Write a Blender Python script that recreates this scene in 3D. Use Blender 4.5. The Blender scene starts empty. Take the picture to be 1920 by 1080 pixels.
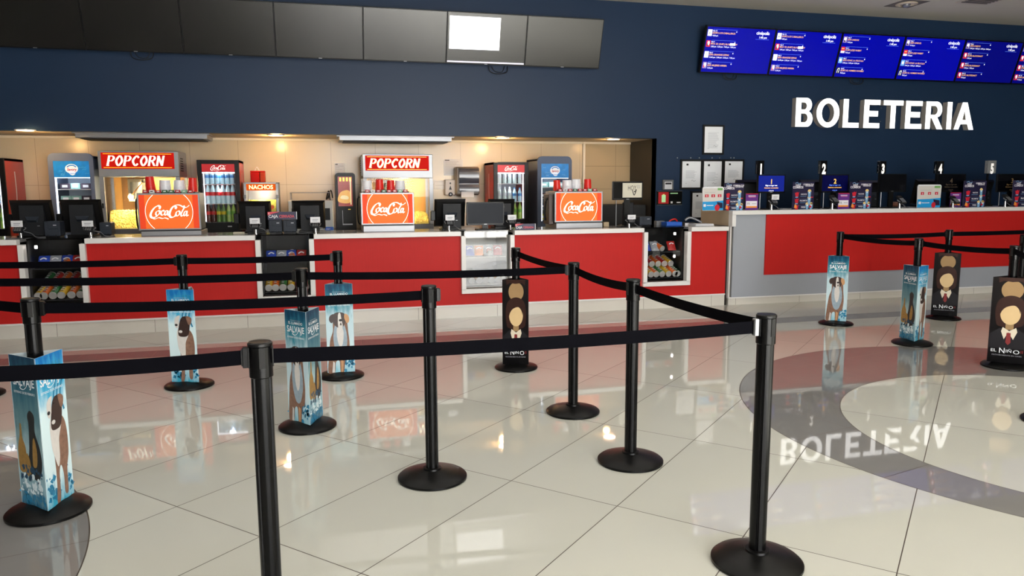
import bpy, math, random
from mathutils import Matrix, Vector
from mathutils.geometry import tessellate_polygon
random.seed(7)
PI = math.pi
sc = bpy.context.scene
COL = sc.collection

# ------------------------------------------------------------------ camera
FPX, YAW, PITCH, ROLL, CAMH = 1407.0, 0.24855, 0.13203, -0.0046, 1.476
fwd = Vector((math.sin(YAW)*math.cos(PITCH), math.cos(YAW)*math.cos(PITCH), -math.sin(PITCH)))
rgt0 = Vector((math.cos(YAW), -math.sin(YAW), 0))
up0 = rgt0.cross(fwd)
rgt = rgt0*math.cos(ROLL) + up0*math.sin(ROLL)
upv = -rgt0*math.sin(ROLL) + up0*math.cos(ROLL)
cam = bpy.data.cameras.new('camera'); camo = bpy.data.objects.new('camera', cam); COL.objects.link(camo)
m3 = Matrix((rgt, upv, -fwd)).transposed()
camo.matrix_world = Matrix.Translation((0, 0, CAMH)) @ m3.to_4x4()
cam.sensor_width = 36; cam.lens = FPX/1920*36; cam.clip_start = 0.05; cam.clip_end = 200
sc.camera = camo

# ------------------------------------------------------------------ world, lights, exposure
w = bpy.data.worlds.new('world'); sc.world = w; w.use_nodes = True
bg = w.node_tree.nodes['Background']; bg.inputs[0].default_value = (0.80, 0.90, 1.0, 1); bg.inputs[1].default_value = 2.2
sc.view_settings.view_transform = 'Standard'; sc.view_settings.look = 'None'
sc.view_settings.gamma = 1; sc.view_settings.exposure = 0.0; sc.view_settings.use_curve_mapping = False
sc.cycles.use_denoising = True
sc.cycles.caustics_reflective = False; sc.cycles.caustics_refractive = False
sc.cycles.max_bounces = 8; sc.cycles.diffuse_bounces = 4; sc.cycles.glossy_bounces = 4; sc.cycles.transparent_max_bounces = 16
sc.cycles.sample_clamp_indirect = 8

def area(name, loc, rot, sx, sy, power, col=(1, 1, 1)):
    l = bpy.data.lights.new(name, 'AREA'); l.shape = 'RECTANGLE'; l.size = sx; l.size_y = sy; l.energy = power; l.color = col
    o = bpy.data.objects.new(name, l); COL.objects.link(o); o.location = loc; o.rotation_euler = rot
    return o
def point(name, loc, power, col=(1, 1, 1), r=0.05):
    l = bpy.data.lights.new(name, 'POINT'); l.energy = power; l.color = col; l.shadow_soft_size = r
    o = bpy.data.objects.new(name, l); COL.objects.link(o); o.location = loc
    return o
def spot(name, loc, power, col, ang=1.9, r=0.06, blend=0.6):
    l = bpy.data.lights.new(name, 'SPOT'); l.energy = power; l.color = col; l.spot_size = ang; l.spot_blend = blend; l.shadow_soft_size = r
    o = bpy.data.objects.new(name, l); COL.objects.link(o); o.location = loc
    return o
GY = -4.2    # plane of the glazed entrance behind the camera
area('daylight_entrance', (2.8, GY+0.25, 1.75), (PI/2, 0, 0), 6.0, 3.3, 560, (1.0, 0.985, 0.965))
area('ceiling_fill', (0.8, 4.6, 3.9), (0, 0, 0), 8.0, 5.0, 100, (1.0, 0.98, 0.95))  # added fill under the closed ceiling, lifts the ambient light; no skylight there
sun = bpy.data.lights.new('sun', 'SUN'); sun.energy = 85.0; sun.angle = 0.01; sun.color = (1.0, 0.965, 0.91)
suno = bpy.data.objects.new('sun', sun); COL.objects.link(suno); suno.location = (3, -12, 9); suno.rotation_euler = (math.radians(64), 0, math.radians(-27))

# ------------------------------------------------------------------ pixel -> world at a known depth
def ray(px, py): return rgt*((px-960)/FPX) + upv*((540-py)/FPX) + fwd
def at(px, py, Y):
    d = ray(px, py); t = Y/d.y
    return Vector((d.x*t, Y, CAMH+d.z*t))
def atz(px, py, z):
    d = ray(px, py); t = (z-CAMH)/d.z
    return Vector((d.x*t, d.y*t, z))

# ------------------------------------------------------------------ materials
MATS = {}
def lin(c):
    return tuple(((x/255.0)/12.92 if x/255.0 <= 0.04045 else ((x/255.0+0.055)/1.055)**2.4) for x in c)
def mat(name, rgb, rough=0.5, metal=0.0, em=0.0, var=0.06, scale=8.0, coat=0.0, spec=0.5, bump=0.0, stretch=None, emc=None):
    """procedural principled: base colour broken up by a faint noise"""
    if name in MATS: return MATS[name]
    m = bpy.data.materials.new(name); m.use_nodes = True; nt = m.node_tree; b = nt.nodes['Principled BSDF']
    c = lin(rgb)
    tc = nt.nodes.new('ShaderNodeTexCoord'); mp = nt.nodes.new('ShaderNodeMapping'); nt.links.new(tc.outputs['Object'], mp.inputs[0])
    if stretch: mp.inputs['Scale'].default_value = stretch
    nz = nt.nodes.new('ShaderNodeTexNoise'); nz.inputs['Scale'].default_value = scale; nz.inputs['Detail'].default_value = 3
    nt.links.new(mp.outputs[0], nz.inputs['Vector'])
    mx = nt.nodes.new('ShaderNodeMix'); mx.data_type = 'RGBA'
    mx.inputs[6].default_value = tuple(x*(1-var) for x in c)+(1,); mx.inputs[7].default_value = tuple(min(1, x*(1+var)) for x in c)+(1,)
    nt.links.new(nz.outputs[0], mx.inputs[0]); nt.links.new(mx.outputs[2], b.inputs['Base Color'])
    b.inputs['Roughness'].default_value = rough; b.inputs['Metallic'].default_value = metal
    b.inputs['Coat Weight'].default_value = coat; b.inputs['Specular IOR Level'].default_value = spec
    if em:
        ec = lin(emc) if emc else c
        b.inputs['Emission Color'].default_value = ec+(1,); b.inputs['Emission Strength'].default_value = em
    if bump:
        bp = nt.nodes.new('ShaderNodeBump'); bp.inputs['Strength'].default_value = bump; bp.inputs['Distance'].default_value = 0.002
        nt.links.new(nz.outputs[0], bp.inputs['Height']); nt.links.new(bp.outputs[0], b.inputs['Normal'])
    MATS[name] = m
    return m
def glass_mat(name, tint=(255, 255, 255), refl=1.0):
    if name in MATS: return MATS[name]
    m = bpy.data.materials.new(name); m.use_nodes = True; nt = m.node_tree; nt.nodes.clear()
    out = nt.nodes.new('ShaderNodeOutputMaterial'); mix = nt.nodes.new('ShaderNodeMixShader')
    tr = nt.nodes.new('ShaderNodeBsdfTransparent'); gl = nt.nodes.new('ShaderNodeBsdfGlossy'); fr = nt.nodes.new('ShaderNodeFresnel')
    mu = nt.nodes.new('ShaderNodeMath'); mu.operation = 'MULTIPLY'; mu.inputs[1].default_value = refl
    fr.inputs[0].default_value = 1.5; gl.inputs['Roughness'].default_value = 0.02
    tr.inputs[0].default_value = lin(tint)+(1,)
    nt.links.new(fr.outputs[0], mu.inputs[0]); nt.links.new(mu.outputs[0], mix.inputs[0])
    nt.links.new(tr.outputs[0], mix.inputs[1]); nt.links.new(gl.outputs[0], mix.inputs[2]); nt.links.new(mix.outputs[0], out.inputs[0])
    MATS[name] = m
    return m
def nd(nt, kind, **kw):
    n = nt.nodes.new('ShaderNode'+kind)
    for k, v in kw.items(): setattr(n, k, v)
    return n
def mth(nt, op, a, b=None, c=None):
    n = nt.nodes.new('ShaderNodeMath'); n.operation = op
    for i, x in enumerate((a, b, c)):
        if x is None: continue
        if isinstance(x, (int, float)): n.inputs[i].default_value = x
        else: nt.links.new(x, n.inputs[i])
    return n.outputs[0]
def mixc(nt, f, a, b):
    n = nt.nodes.new('ShaderNodeMix'); n.data_type = 'RGBA'
    if isinstance(f, (int, float)): n.inputs[0].default_value = f
    else: nt.links.new(f, n.inputs[0])
    for i, x in ((6, a), (7, b)):
        if isinstance(x, tuple): n.inputs[i].default_value = x+(1,)
        else: nt.links.new(x, n.inputs[i])
    return n.outputs[2]

def floor_material():
    m = bpy.data.materials.new('polished_floor_tiles'); m.use_nodes = True; nt = m.node_tree; b = nt.nodes['Principled BSDF']
    tc = nd(nt, 'TexCoord'); sx = nd(nt, 'SeparateXYZ'); nt.links.new(tc.outputs['Object'], sx.inputs[0])
    X, Y = sx.outputs[0], sx.outputs[1]
    th = math.radians(43.5)
    def grid(th, u0, v0, su, sv, wd):
        u = mth(nt, 'ADD', mth(nt, 'MULTIPLY', X, math.cos(th)), mth(nt, 'MULTIPLY', Y, math.sin(th)))
        v = mth(nt, 'SUBTRACT', mth(nt, 'MULTIPLY', X, math.sin(th)), mth(nt, 'MULTIPLY', Y, math.cos(th)))
        def lines(t, t0, s):
            f = mth(nt, 'FRACT', mth(nt, 'ADD', mth(nt, 'DIVIDE', mth(nt, 'SUBTRACT', t, t0), s), 0.5))
            d = mth(nt, 'MULTIPLY', mth(nt, 'ABSOLUTE', mth(nt, 'SUBTRACT', f, 0.5)), s)
            return mth(nt, 'LESS_THAN', d, wd)
        return mth(nt, 'MAXIMUM', lines(u, u0, su), lines(v, v0, sv)), u, v
    g, u, v = grid(th, 3.09, -1.96, 1.09, 0.586, 0.0022)
    def dist(cx, cy):
        a = mth(nt, 'SUBTRACT', X, cx); c = mth(nt, 'SUBTRACT', Y, cy)
        return mth(nt, 'SQRT', mth(nt, 'ADD', mth(nt, 'MULTIPLY', a, a), mth(nt, 'MULTIPLY', c, c))), a, c
    d1, a1, c1 = dist(4.736, 3.725); d2, _, _ = dist(4.464, 3.419); d3, a3, c3 = dist(-3.189, 2.918); d4, _, _ = dist(-3.35, 3.1)
    ringR = mth(nt, 'MULTIPLY', mth(nt, 'LESS_THAN', d1, 2.09), mth(nt, 'GREATER_THAN', d2, 1.37))
    ringL = mth(nt, 'MULTIPLY', mth(nt, 'LESS_THAN', d3, 2.23), mth(nt, 'GREATER_THAN', d4, 0.50))  # left grey carried inward out of view, added to darken the televisions' reflections
    band = mth(nt, 'MULTIPLY', mth(nt, 'GREATER_THAN', Y, 7.13), mth(nt, 'LESS_THAN', Y, 7.42))
    ring = mth(nt, 'MAXIMUM', ringR, ringL)
    grey = mth(nt, 'MAXIMUM', ring, band)
    def edge(d, r): return mth(nt, 'LESS_THAN', mth(nt, 'ABSOLUTE', mth(nt, 'SUBTRACT', d, r)), 0.0028)
    e = mth(nt, 'MAXIMUM', mth(nt, 'MAXIMUM', edge(d1, 2.09), edge(d2, 1.37)), edge(d3, 2.23))
    e = mth(nt, 'MAXIMUM', e, mth(nt, 'MAXIMUM', edge(Y, 7.13), edge(Y, 7.42)))
    # joints inside the grey curves run at another angle
    g2, _, _ = grid(math.radians(15), 0.4, 0.2, 1.2, 0.62, 0.0022)
    notg = mth(nt, 'SUBTRACT', 1.0, grey)
    joints = mth(nt, 'MAXIMUM', mth(nt, 'MULTIPLY', g, notg), mth(nt, 'MULTIPLY', g2, ring))
    bx, _, _ = grid(0.0, 0.35, 0.0, 0.62, 50.0, 0.0025)
    joints = mth(nt, 'MAXIMUM', joints, mth(nt, 'MULTIPLY', bx, band))
    joints = mth(nt, 'MAXIMUM', joints, e)
    # tile to tile tone
    cell = nd(nt, 'CombineXYZ')
    nt.links.new(mth(nt, 'FLOOR', mth(nt, 'DIVIDE', mth(nt, 'SUBTRACT', u, 3.09), 1.09)), cell.inputs[0])
    nt.links.new(mth(nt, 'FLOOR', mth(nt, 'DIVIDE', mth(nt, 'SUBTRACT', v, -1.96), 0.586)), cell.inputs[1])
    wn = nd(nt, 'TexWhiteNoise'); nt.links.new(cell.outputs[0], wn.inputs['Vector'])
    nz = nd(nt, 'TexNoise'); nz.inputs['Scale'].default_value = 3.0; nz.inputs['Detail'].default_value = 6; nt.links.new(tc.outputs['Object'], nz.inputs['Vector'])
    fac = mth(nt, 'ADD', mth(nt, 'MULTIPLY', wn.outputs[0], 0.6), mth(nt, 'MULTIPLY', nz.outputs[0], 0.4))
    beige = mixc(nt, fac, lin((186, 187, 180)), lin((196, 197, 190)))
    gcol = mixc(nt, nz.outputs[0], lin((120, 119, 118)), lin((132, 131, 130)))
    c = mixc(nt, grey, beige, gcol)
    c = mixc(nt, joints, c, lin((62, 52, 44)))
    nt.links.new(c, b.inputs['Base Color'])
    b.inputs['Roughness'].default_value = 0.035; b.inputs['IOR'].default_value = 1.52
    rg = mth(nt, 'ADD', mth(nt, 'MULTIPLY', joints, 0.5), 0.03); nt.links.new(rg, b.inputs['Roughness'])
    return m

def tile_material(name, rgb, w_, h_, joint, rough=0.2, wd=0.002, zoff=0.0, xoff=0.0, var=0.04, jd=0.75, axis='X'):
    m = bpy.data.materials.new(name); m.use_nodes = True; nt = m.node_tree; b = nt.nodes['Principled BSDF']
    tc = nd(nt, 'TexCoord'); s = nd(nt, 'SeparateXYZ'); nt.links.new(tc.outputs['Object'], s.inputs[0])
    def ln(t, t0, sz):
        f = mth(nt, 'FRACT', mth(nt, 'ADD', mth(nt, 'DIVIDE', mth(nt, 'SUBTRACT', t, t0), sz), 0.5))
        return mth(nt, 'LESS_THAN', mth(nt, 'MULTIPLY', mth(nt, 'ABSOLUTE', mth(nt, 'SUBTRACT', f, 0.5)), sz), wd)
    j = mth(nt, 'MAXIMUM', ln(s.outputs[0 if axis == 'X' else 1], xoff, w_), ln(s.outputs[2], zoff, h_))
    nz = nd(nt, 'TexNoise'); nz.inputs['Scale'].default_value = 2.5; nt.links.new(tc.outputs['Object'], nz.inputs['Vector'])
    c = lin(rgb)
    base = mixc(nt, nz.outputs[0], tuple(x*(1-var) for x in c), tuple(x*(1+var) for x in c))
    nt.links.new(mixc(nt, mth(nt, 'MULTIPLY', j, jd), base, lin(joint)), b.inputs['Base Color'])
    b.inputs['Roughness'].default_value = rough
    return m
def gradient_material(name, stops, axis=2, rough=0.3, nscale=6.0, namt=0.12):
    """printed artwork: colours running along the sheet, mottled"""
    m = bpy.data.materials.new(name); m.use_nodes = True; nt = m.node_tree; b = nt.nodes['Principled BSDF']
    tc = nd(nt, 'TexCoord'); s = nd(nt, 'SeparateXYZ'); nt.links.new(tc.outputs['Generated'], s.inputs[0])
    nz = nd(nt, 'TexNoise'); nz.inputs['Scale'].default_value = nscale; nz.inputs['Detail'].default_value = 5; nt.links.new(tc.outputs['Generated'], nz.inputs['Vector'])
    f = mth(nt, 'ADD', s.outputs[axis], mth(nt, 'MULTIPLY', mth(nt, 'SUBTRACT', nz.outputs[0], 0.5), namt*4))
    r = nd(nt, 'ValToRGB'); nt.links.new(f, r.inputs[0]); cr = r.color_ramp
    cr.elements[0].position = stops[0][0]; cr.elements[0].color = lin(stops[0][1])+(1,)
    cr.elements[1].position = stops[-1][0]; cr.elements[1].color = lin(stops[-1][1])+(1,)
    for p, c in stops[1:-1]:
        e = cr.elements.new(p); e.color = lin(c)+(1,)
    nt.links.new(r.outputs[0], b.inputs['Base Color']); b.inputs['Roughness'].default_value = rough; b.inputs['Specular IOR Level'].default_value = 0.12
    return m

BLACK = mat('black_plastic', (9, 9, 10), 0.36, var=0.2, spec=0.3)
POLEB = mat('black_satin_metal', (6, 6, 7), 0.22, 0.0, var=0.05, spec=0.22)
RUBBER = mat('black_rubber_base', (8, 8, 8), 0.34, spec=0.2, var=0.25, scale=30, bump=0.15)
BELT = mat('black_webbing', (7, 7, 12), 0.8, var=0.2, scale=60, spec=0.04)
CHARC = mat('charcoal_plastic', (30, 32, 36), 0.5, var=0.1, spec=0.25)
CHARC2 = mat('slate_plastic', (44, 50, 60), 0.5, var=0.08, spec=0.3)
STEEL = mat('brushed_steel', (160, 162, 166), 0.42, 0.7, var=0.08, scale=4, stretch=(1, 1, 14))
STEELD = mat('dull_steel', (120, 122, 126), 0.4, 0.6, var=0.1, scale=4)
CHROME = mat('bright_chrome', (215, 215, 215), 0.12, 1.0, var=0.03)
WHITE = mat('white_laminate', (226, 225, 224), 0.35, var=0.02)
WHITEP = mat('white_plastic', (222, 223, 228), 0.4, var=0.03)
PAPER = mat('white_paper', (228, 229, 234), 0.7, var=0.02)
INK = mat('black_ink', (30, 30, 34), 0.6)
INKG = mat('grey_ink', (150, 150, 160), 0.7)
RED = mat('red_laminate', (188, 34, 32), 0.5, spec=0.2, var=0.10, scale=5, stretch=(30, 30, 0.8))
REDP = mat('red_plastic', (205, 28, 24), 0.4, var=0.08)
GREYL = mat('grey_laminate', (158, 163, 172), 0.4, var=0.04, scale=3)
BEIGEL = mat('beige_laminate', (178, 164, 142), 0.5, var=0.05)
DARKW = mat('blue_wall_paint', (29, 49, 76), 0.42, var=0.10, scale=0.7, spec=0.25)
JAMB = mat('dark_brown_paint', (26, 22, 18), 0.5, var=0.1)
CEILM = mat('ceiling_paint', (206, 200, 190), 0.8, var=0.03, scale=0.6)
SCRB = mat('glossy_black_screen', (7, 7, 8), 0.16, var=0.1, spec=0.7)
SCRT = mat('television_black_glass', (6, 6, 7), 0.24, var=0.1, spec=0.8)
GLASS = glass_mat('clear_glass', refl=0.35); GLASSR = glass_mat('reflective_glass')
LEDW = mat('white_led', (255, 244, 235), em=14.0)
LEDC = mat('cool_led_strip', (240, 245, 255), em=2.2)
BLUEP = mat('blue_plastic', (30, 90, 190), 0.4)
SLOTM = mat('dark_slot', (4, 4, 4), 0.7)

# ------------------------------------------------------------------ mesh building
TXT = {}
def text_geo(s, size, bold=0.0, shear=0.0, align='LEFT', spacing=1.0):
    key = (s, bold, shear, align, spacing)
    if key not in TXT:
        cu = bpy.data.curves.new('t', 'FONT'); cu.body = s; cu.size = 1.0; cu.align_x = align; cu.shear = shear
        cu.offset = bold; cu.resolution_u = 3; cu.fill_mode = 'FRONT'; cu.space_character = spacing
        o = bpy.data.objects.new('t', cu); me = bpy.data.meshes.new_from_object(o)
        TXT[key] = ([(v.co.x, v.co.y) for v in me.vertices], [tuple(p.vertices) for p in me.polygons])
        bpy.data.objects.remove(o); bpy.data.meshes.remove(me); bpy.data.curves.remove(cu)
    v, f = TXT[key]
    return [(x*size, y*size) for x, y in v], f
def smooth(pts, n=8, closed=False):
    P = [Vector(p) for p in pts]; out = []; N = len(P)
    rng = range(N) if closed else range(N-1)
    for i in rng:
        p0 = P[i-1] if (closed or i > 0) else P[i]; p1 = P[i]; p2 = P[(i+1) % N]
        p3 = P[(i+2) % N] if (closed or i+2 < N) else p2
        for k in range(n):
            t = k/n
            out.append(0.5*((2*p1)+(p2-p0)*t+(2*p0-5*p1+4*p2-p3)*t*t+(3*p1-p0-3*p2+p3)*t**3))
    if not closed: out.append(P[-1])
    return [tuple(p) for p in out]
class MB:
    def __init__(s): s.v = []; s.f = []; s.mi = []; s.mats = []; s.T = Matrix()
    def add(s, verts, faces, m):
        if m not in s.mats: s.mats.append(m)
        k = s.mats.index(m); n = len(s.v)
        s.v += [tuple(s.T @ Vector(p)) for p in verts]
        s.f += [tuple(i+n for i in fc) for fc in faces]; s.mi += [k]*len(faces)
        return s
    def box(s, x0, x1, y0, y1, z0, z1, m, b=0.0):
        if b <= 0:
            return s.add([(x0, y0, z0), (x1, y0, z0), (x1, y1, z0), (x0, y1, z0), (x0, y0, z1), (x1, y0, z1), (x1, y1, z1), (x0, y1, z1)],
                  [(0, 3, 2, 1), (4, 5, 6, 7), (0, 1, 5, 4), (1, 2, 6, 5), (2, 3, 7, 6), (3, 0, 4, 7)], m)
        # chamfered box
        V = []; F = []
        X = (x0, x1); Yy = (y0, y1); Z = (z0, z1); idx = {}
        for i in (0, 1):
            for j in (0, 1):
                for k in (0, 1):
                    sx, sy, sz = (1, -1)[i], (1, -1)[j], (1, -1)[k]
                    for a, p in enumerate(((X[i], Yy[j]+sy*b, Z[k]+sz*b), (X[i]+sx*b, Yy[j], Z[k]+sz*b), (X[i]+sx*b, Yy[j]+sy*b, Z[k]))):
                        idx[i, j, k, a] = len(V); V.append(p)
        I = lambda *t: idx[t]
        for i in (0, 1): F.append((I(i, 0, 0, 0), I(i, 1, 0, 0), I(i, 1, 1, 0), I(i, 0, 1, 0)))
        for j in (0, 1): F.append((I(0, j, 0, 1), I(1, j, 0, 1), I(1, j, 1, 1), I(0, j, 1, 1)))
        for k in (0, 1): F.append((I(0, 0, k, 2), I(1, 0, k, 2), I(1, 1, k, 2), I(0, 1, k, 2)))
        for j in (0, 1):
            for k in (0, 1): F.append((I(0, j, k, 1), I(1, j, k, 1), I(1, j, k, 2), I(0, j, k, 2)))
        for i in (0, 1):
            for k in (0, 1): F.append((I(i, 0, k, 0), I(i, 1, k, 0), I(i, 1, k, 2), I(i, 0, k, 2)))
        for i in (0, 1):
            for j in (0, 1): F.append((I(i, j, 0, 0), I(i, j, 1, 0), I(i, j, 1, 1), I(i, j, 0, 1)))
        for i in (0, 1):
            for j in (0, 1):
                for k in (0, 1): F.append((I(i, j, k, 0), I(i, j, k, 1), I(i, j, k, 2)))
        return s.add(V, F, m)
    def prism(s, poly, y0, y1, m, mside=None):
        """poly in (x,z), extruded along y"""
        n = len(poly)
        tris = tessellate_polygon([[Vector((a, b, 0)) for a, b in poly]])
        V = [(a, y0, b) for a, b in poly]+[(a, y1, b) for a, b in poly]
        s.add(V, [tuple(t) for t in tris]+[tuple(i+n for i in t) for t in tris], m)
        s.add(V, [(i, (i+1) % n, (i+1) % n+n, i+n) for i in range(n)], mside or m)
        return s
    def flat(s, poly, y, m, closed=False, n=6):
        if closed: poly = smooth(poly, n, True)
        tris = tessellate_polygon([[Vector((a, b, 0)) for a, b in poly]])
        return s.add([(a, y, b) for a, b in poly], [tuple(t) for t in tris], m)
    def rect(s, x0, x1, z0, z1, y, m): return s.add([(x0, y, z0), (x1, y, z0), (x1, y, z1), (x0, y, z1)], [(0, 1, 2, 3)], m)
    def ell(s, cx, cz, rx, rz, y, m, n=24, rot=0.0):
        p = [(cx+rx*math.cos(t)*math.cos(rot)-rz*math.sin(t)*math.sin(rot), y, cz+rx*math.cos(t)*math.sin(rot)+rz*math.sin(t)*math.cos(rot)) for t in [2*PI*i/n for i in range(n)]]
        return s.add(p, [tuple(range(n))], m)
    def ribbon(s, pts, wd, y, m, nib=None, closed=False, n=8, sm=True):
        """flat stroke in xz; nib=(angle, min share) makes a calligraphic width"""
        if sm: pts = smooth(pts, n, closed)
        N = len(pts); V = []; F = []
        for i in range(N):
            a = Vector(pts[(i-1) % N] if (closed or i > 0) else pts[i]); b = Vector(pts[(i+1) % N] if (closed or i < N-1) else pts[i])
            d = (b-a)
            if d.length < 1e-9: d = Vector((1, 0))
            d.normalize(); h = wd/2
            if nib: h = wd/2*(nib[1]+(1-nib[1])*abs(math.sin(math.atan2(d.y, d.x)-nib[0])))
            nx, nz = -d.y*h, d.x*h
            V += [(pts[i][0]+nx, y, pts[i][1]+nz), (pts[i][0]-nx, y, pts[i][1]-nz)]
        for i in range(N if closed else N-1):
            j = (i+1) % N; F.append((2*i, 2*j, 2*j+1, 2*i+1))
        return s.add(V, F, m)
    def text(s, t, x, z, y, size, m, bold=0.0, shear=0.0, align='LEFT', sx=1.0, spacing=1.0):
        v, f = text_geo(t, size, bold, shear, align, spacing)
        return s.add([(x+a*sx, y, z+b) for a, b in v], f, m)
    def cyl(s, p0, p1, r, m, n=20, r2=None, caps=True):
        p0 = Vector(p0); p1 = Vector(p1); r2 = r if r2 is None else r2
        d = (p1-p0).normalized(); a = d.orthogonal().normalized(); b = d.cross(a)
        V = [p0+(a*math.cos(t)+b*math.sin(t))*r for t in [2*PI*i/n for i in range(n)]]
        V += [p1+(a*math.cos(t)+b*math.sin(t))*r2 for t in [2*PI*i/n for i in range(n)]]
        F = [(i, (i+1) % n, (i+1) % n+n, i+n) for i in range(n)]
        if caps: F += [tuple(range(n))[::-1], tuple(range(n, 2*n))]
        return s.add(V, F, m)
    def lathe(s, prof, m, n=32, c=(0, 0, 0)):
        V = []; F = []
        for r, z in prof: V += [(c[0]+r*math.cos(2*PI*i/n), c[1]+r*math.sin(2*PI*i/n), c[2]+z) for i in range(n)]
        for k in range(len(prof)-1):
            for i in range(n): F.append((k*n+i, k*n+(i+1) % n, (k+1)*n+(i+1) % n, (k+1)*n+i))
        if prof[0][0] > 1e-6: F.append(tuple(range(n))[::-1])
        if prof[-1][0] > 1e-6: F.append(tuple(range((len(prof)-1)*n, len(prof)*n)))
        return s.add(V, F, m)
    def tube(s, pts, r, m, n=8, sm=True):
        if sm: pts = smooth(pts, 6)
        P = [Vector(p) for p in pts]; V = []; F = []
        for i, p in enumerate(P):
            d = (P[min(i+1, len(P)-1)]-P[max(i-1, 0)]).normalized()
            a = d.cross(Vector((0, 0, 1)) if abs(d.z) < 0.9 else Vector((1, 0, 0))).normalized(); b = d.cross(a)
            V += [p+(a*math.cos(t)+b*math.sin(t))*r for t in [2*PI*k/n for k in range(n)]]
        for i in range(len(P)-1):
            for k in range(n): F.append((i*n+k, i*n+(k+1) % n, (i+1)*n+(k+1) % n, (i+1)*n+k))
        F += [tuple(range(n)), tuple(range((len(P)-1)*n, len(P)*n))]
        return s.add(V, F, m)
    def mesh(s, name):
        me = bpy.data.meshes.new(name); me.from_pydata(s.v, [], s.f)
        for m in s.mats: me.materials.append(m)
        me.polygons.foreach_set('material_index', s.mi)
        me.polygons.foreach_set('use_smooth', [True]*len(s.f)); me.update()
        me.set_sharp_from_angle(angle=math.radians(32))
        return me
def link(name, mb, parent=None):
    me = mb if isinstance(mb, bpy.types.Mesh) else mb.mesh(name)
    o = bpy.data.objects.new(name, me); COL.objects.link(o)
    if parent is not None: o.parent = parent
    return o
def part(name, mb, parent, label=None):
    o = link(name, mb, parent)
    if label: o['label'] = label
    return o
def thing(name, label, cat, loc=(0, 0, 0), rz=0.0, group=None, rx=0.0):
    o = bpy.data.objects.new(name, None); COL.objects.link(o); o.empty_display_size = 0.1
    o.location = loc; o.rotation_euler = (rx, 0, rz); o['label'] = label; o['category'] = cat
    if group: o['group'] = group
    return o
def solo(name, mb, label, cat, loc=(0, 0, 0), rz=0.0, group=None, rx=0.0):
    o = link(name, mb); o.location = loc; o.rotation_euler = (rx, 0, rz); o['label'] = label; o['category'] = cat
    if group: o['group'] = group
    return o
def struct(name, mb):
    o = link(name, mb); o['kind'] = 'structure'
    return o
def dup(root, loc=None, rot=None, label=None):
    r = root.copy(); COL.objects.link(r)
    if loc is not None: r.location = loc
    if rot is not None: r.rotation_euler = rot
    if label: r['label'] = label
    for ch in list(root.children):
        c = ch.copy(); COL.objects.link(c); c.parent = r
        for g in list(ch.children):
            d = g.copy(); COL.objects.link(d); d.parent = c
    return r

# ------------------------------------------------------------------ the setting
XL, XR = -7.0, 13.5
YW, YB = 9.8, 10.72           # face of the blue wall, back of the serving alcove
ZS, ZC = 2.155, 3.955         # alcove ceiling, room ceiling
XJ = 4.575                    # right side of the alcove
fl = MB(); fl.box(XL, XR, GY, YB+0.1, -0.1, 0, floor_material()); struct('floor', fl)
c = MB(); c.box(XL, XR, GY, YW+0.15, ZC, ZC+0.15, CEILM); struct('ceiling', c)
c = MB(); c.box(XL, XJ, YW+0.15, YB, ZS, ZS+0.12, mat('alcove_ceiling_paint', (214, 200, 178), 0.6, var=0.02)); struct('ceiling', c)
wl = MB(); wl.box(XL, XR, YW, YW+0.15, ZS, ZC, DARKW); wl.box(XJ, XR, YW, YW+0.15, 0, ZS, DARKW); struct('wall_front', wl)
wl = MB(); wl.box(XJ, XJ+0.12, YW+0.004, YB, 0, ZS, JAMB); struct('wall_side', wl)
xs = at(1094, 300, YB).x
wl = MB(); wl.box(XL, xs, YB, YB+0.1, 0, ZS+0.1, tile_material('beige_wall_panels', (206, 192, 166), 0.6, 0.62, (140, 126, 106), 0.22, 0.0022, 0.3, 0.17))
wl.box(xs, XJ, YB, YB+0.1, 0, ZS+0.1, tile_material('tan_block_tiles', (178, 158, 122), 0.62, 0.34, (120, 104, 78), 0.4, 0.003, 0.1, 0.0)); struct('wall_back', wl)
t = MB(); t.box(xs-0.018, xs+0.018, YB-0.03, YB, 0, ZS, mat('cream_trim', (226, 218, 200), 0.4)); struct('trim_1', t)
t = MB(); t.box(XL, XJ, YB-0.02, YB, ZS-0.03, ZS, mat('cream_trim', (226, 218, 200), 0.4)); struct('trim_2', t)
DW = mat('dim_side_wall', (96, 92, 90), 0.7, var=0.05, scale=1)
wl = MB(); wl.box(XL-0.15, XL, GY, YB, 0, ZC, DW); struct('wall_left', wl)
wl = MB(); wl.box(XR, XR+0.15, GY, YW, 0, ZC, mat('dark_side_wall', (34, 36, 44), 0.7, var=0.05, scale=1)); struct('wall_right', wl)
# wall behind the camera, with the glazed entrance and a high window
wl = MB()
for x0, x1, z0, z1 in ((XL, -0.2, 0, ZC), (-0.2, 5.8, 3.45, ZC), (5.8, XR, 0, ZC)):
    wl.box(x0, x1, GY-0.15, GY, z0, z1, DW)
struct('wall_rear', wl)
for k, (x0, x1, z0, z1, n) in enumerate(((-0.2, 5.8, 0, 3.45, 5),)):
    f = MB(); FR = mat('dark_window_frame', (40, 40, 44), 0.4)
    for i in range(n+1):
        x = x0+(x1-x0)*i/n; f.box(x-0.035, x+0.035, GY-0.12, GY-0.04, z0, z1, FR)
    for z in (z0+0.03, z1-0.03)+((2.25,) if k == 0 else ()): f.box(x0, x1, GY-0.115, GY-0.045, z-0.03, z+0.03, FR)
    o = struct('window_%d' % (k+1), f)
    g = MB(); g.box(x0, x1, GY-0.085, GY-0.08, z0, z1, GLASS); part('pane', g, o)
g = MB(); g.box(-25, 30, -40, GY-0.16, -0.12, -0.02, mat('outside_paving', (200, 196, 188), 0.8)); struct('floor_outside', g)

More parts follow.
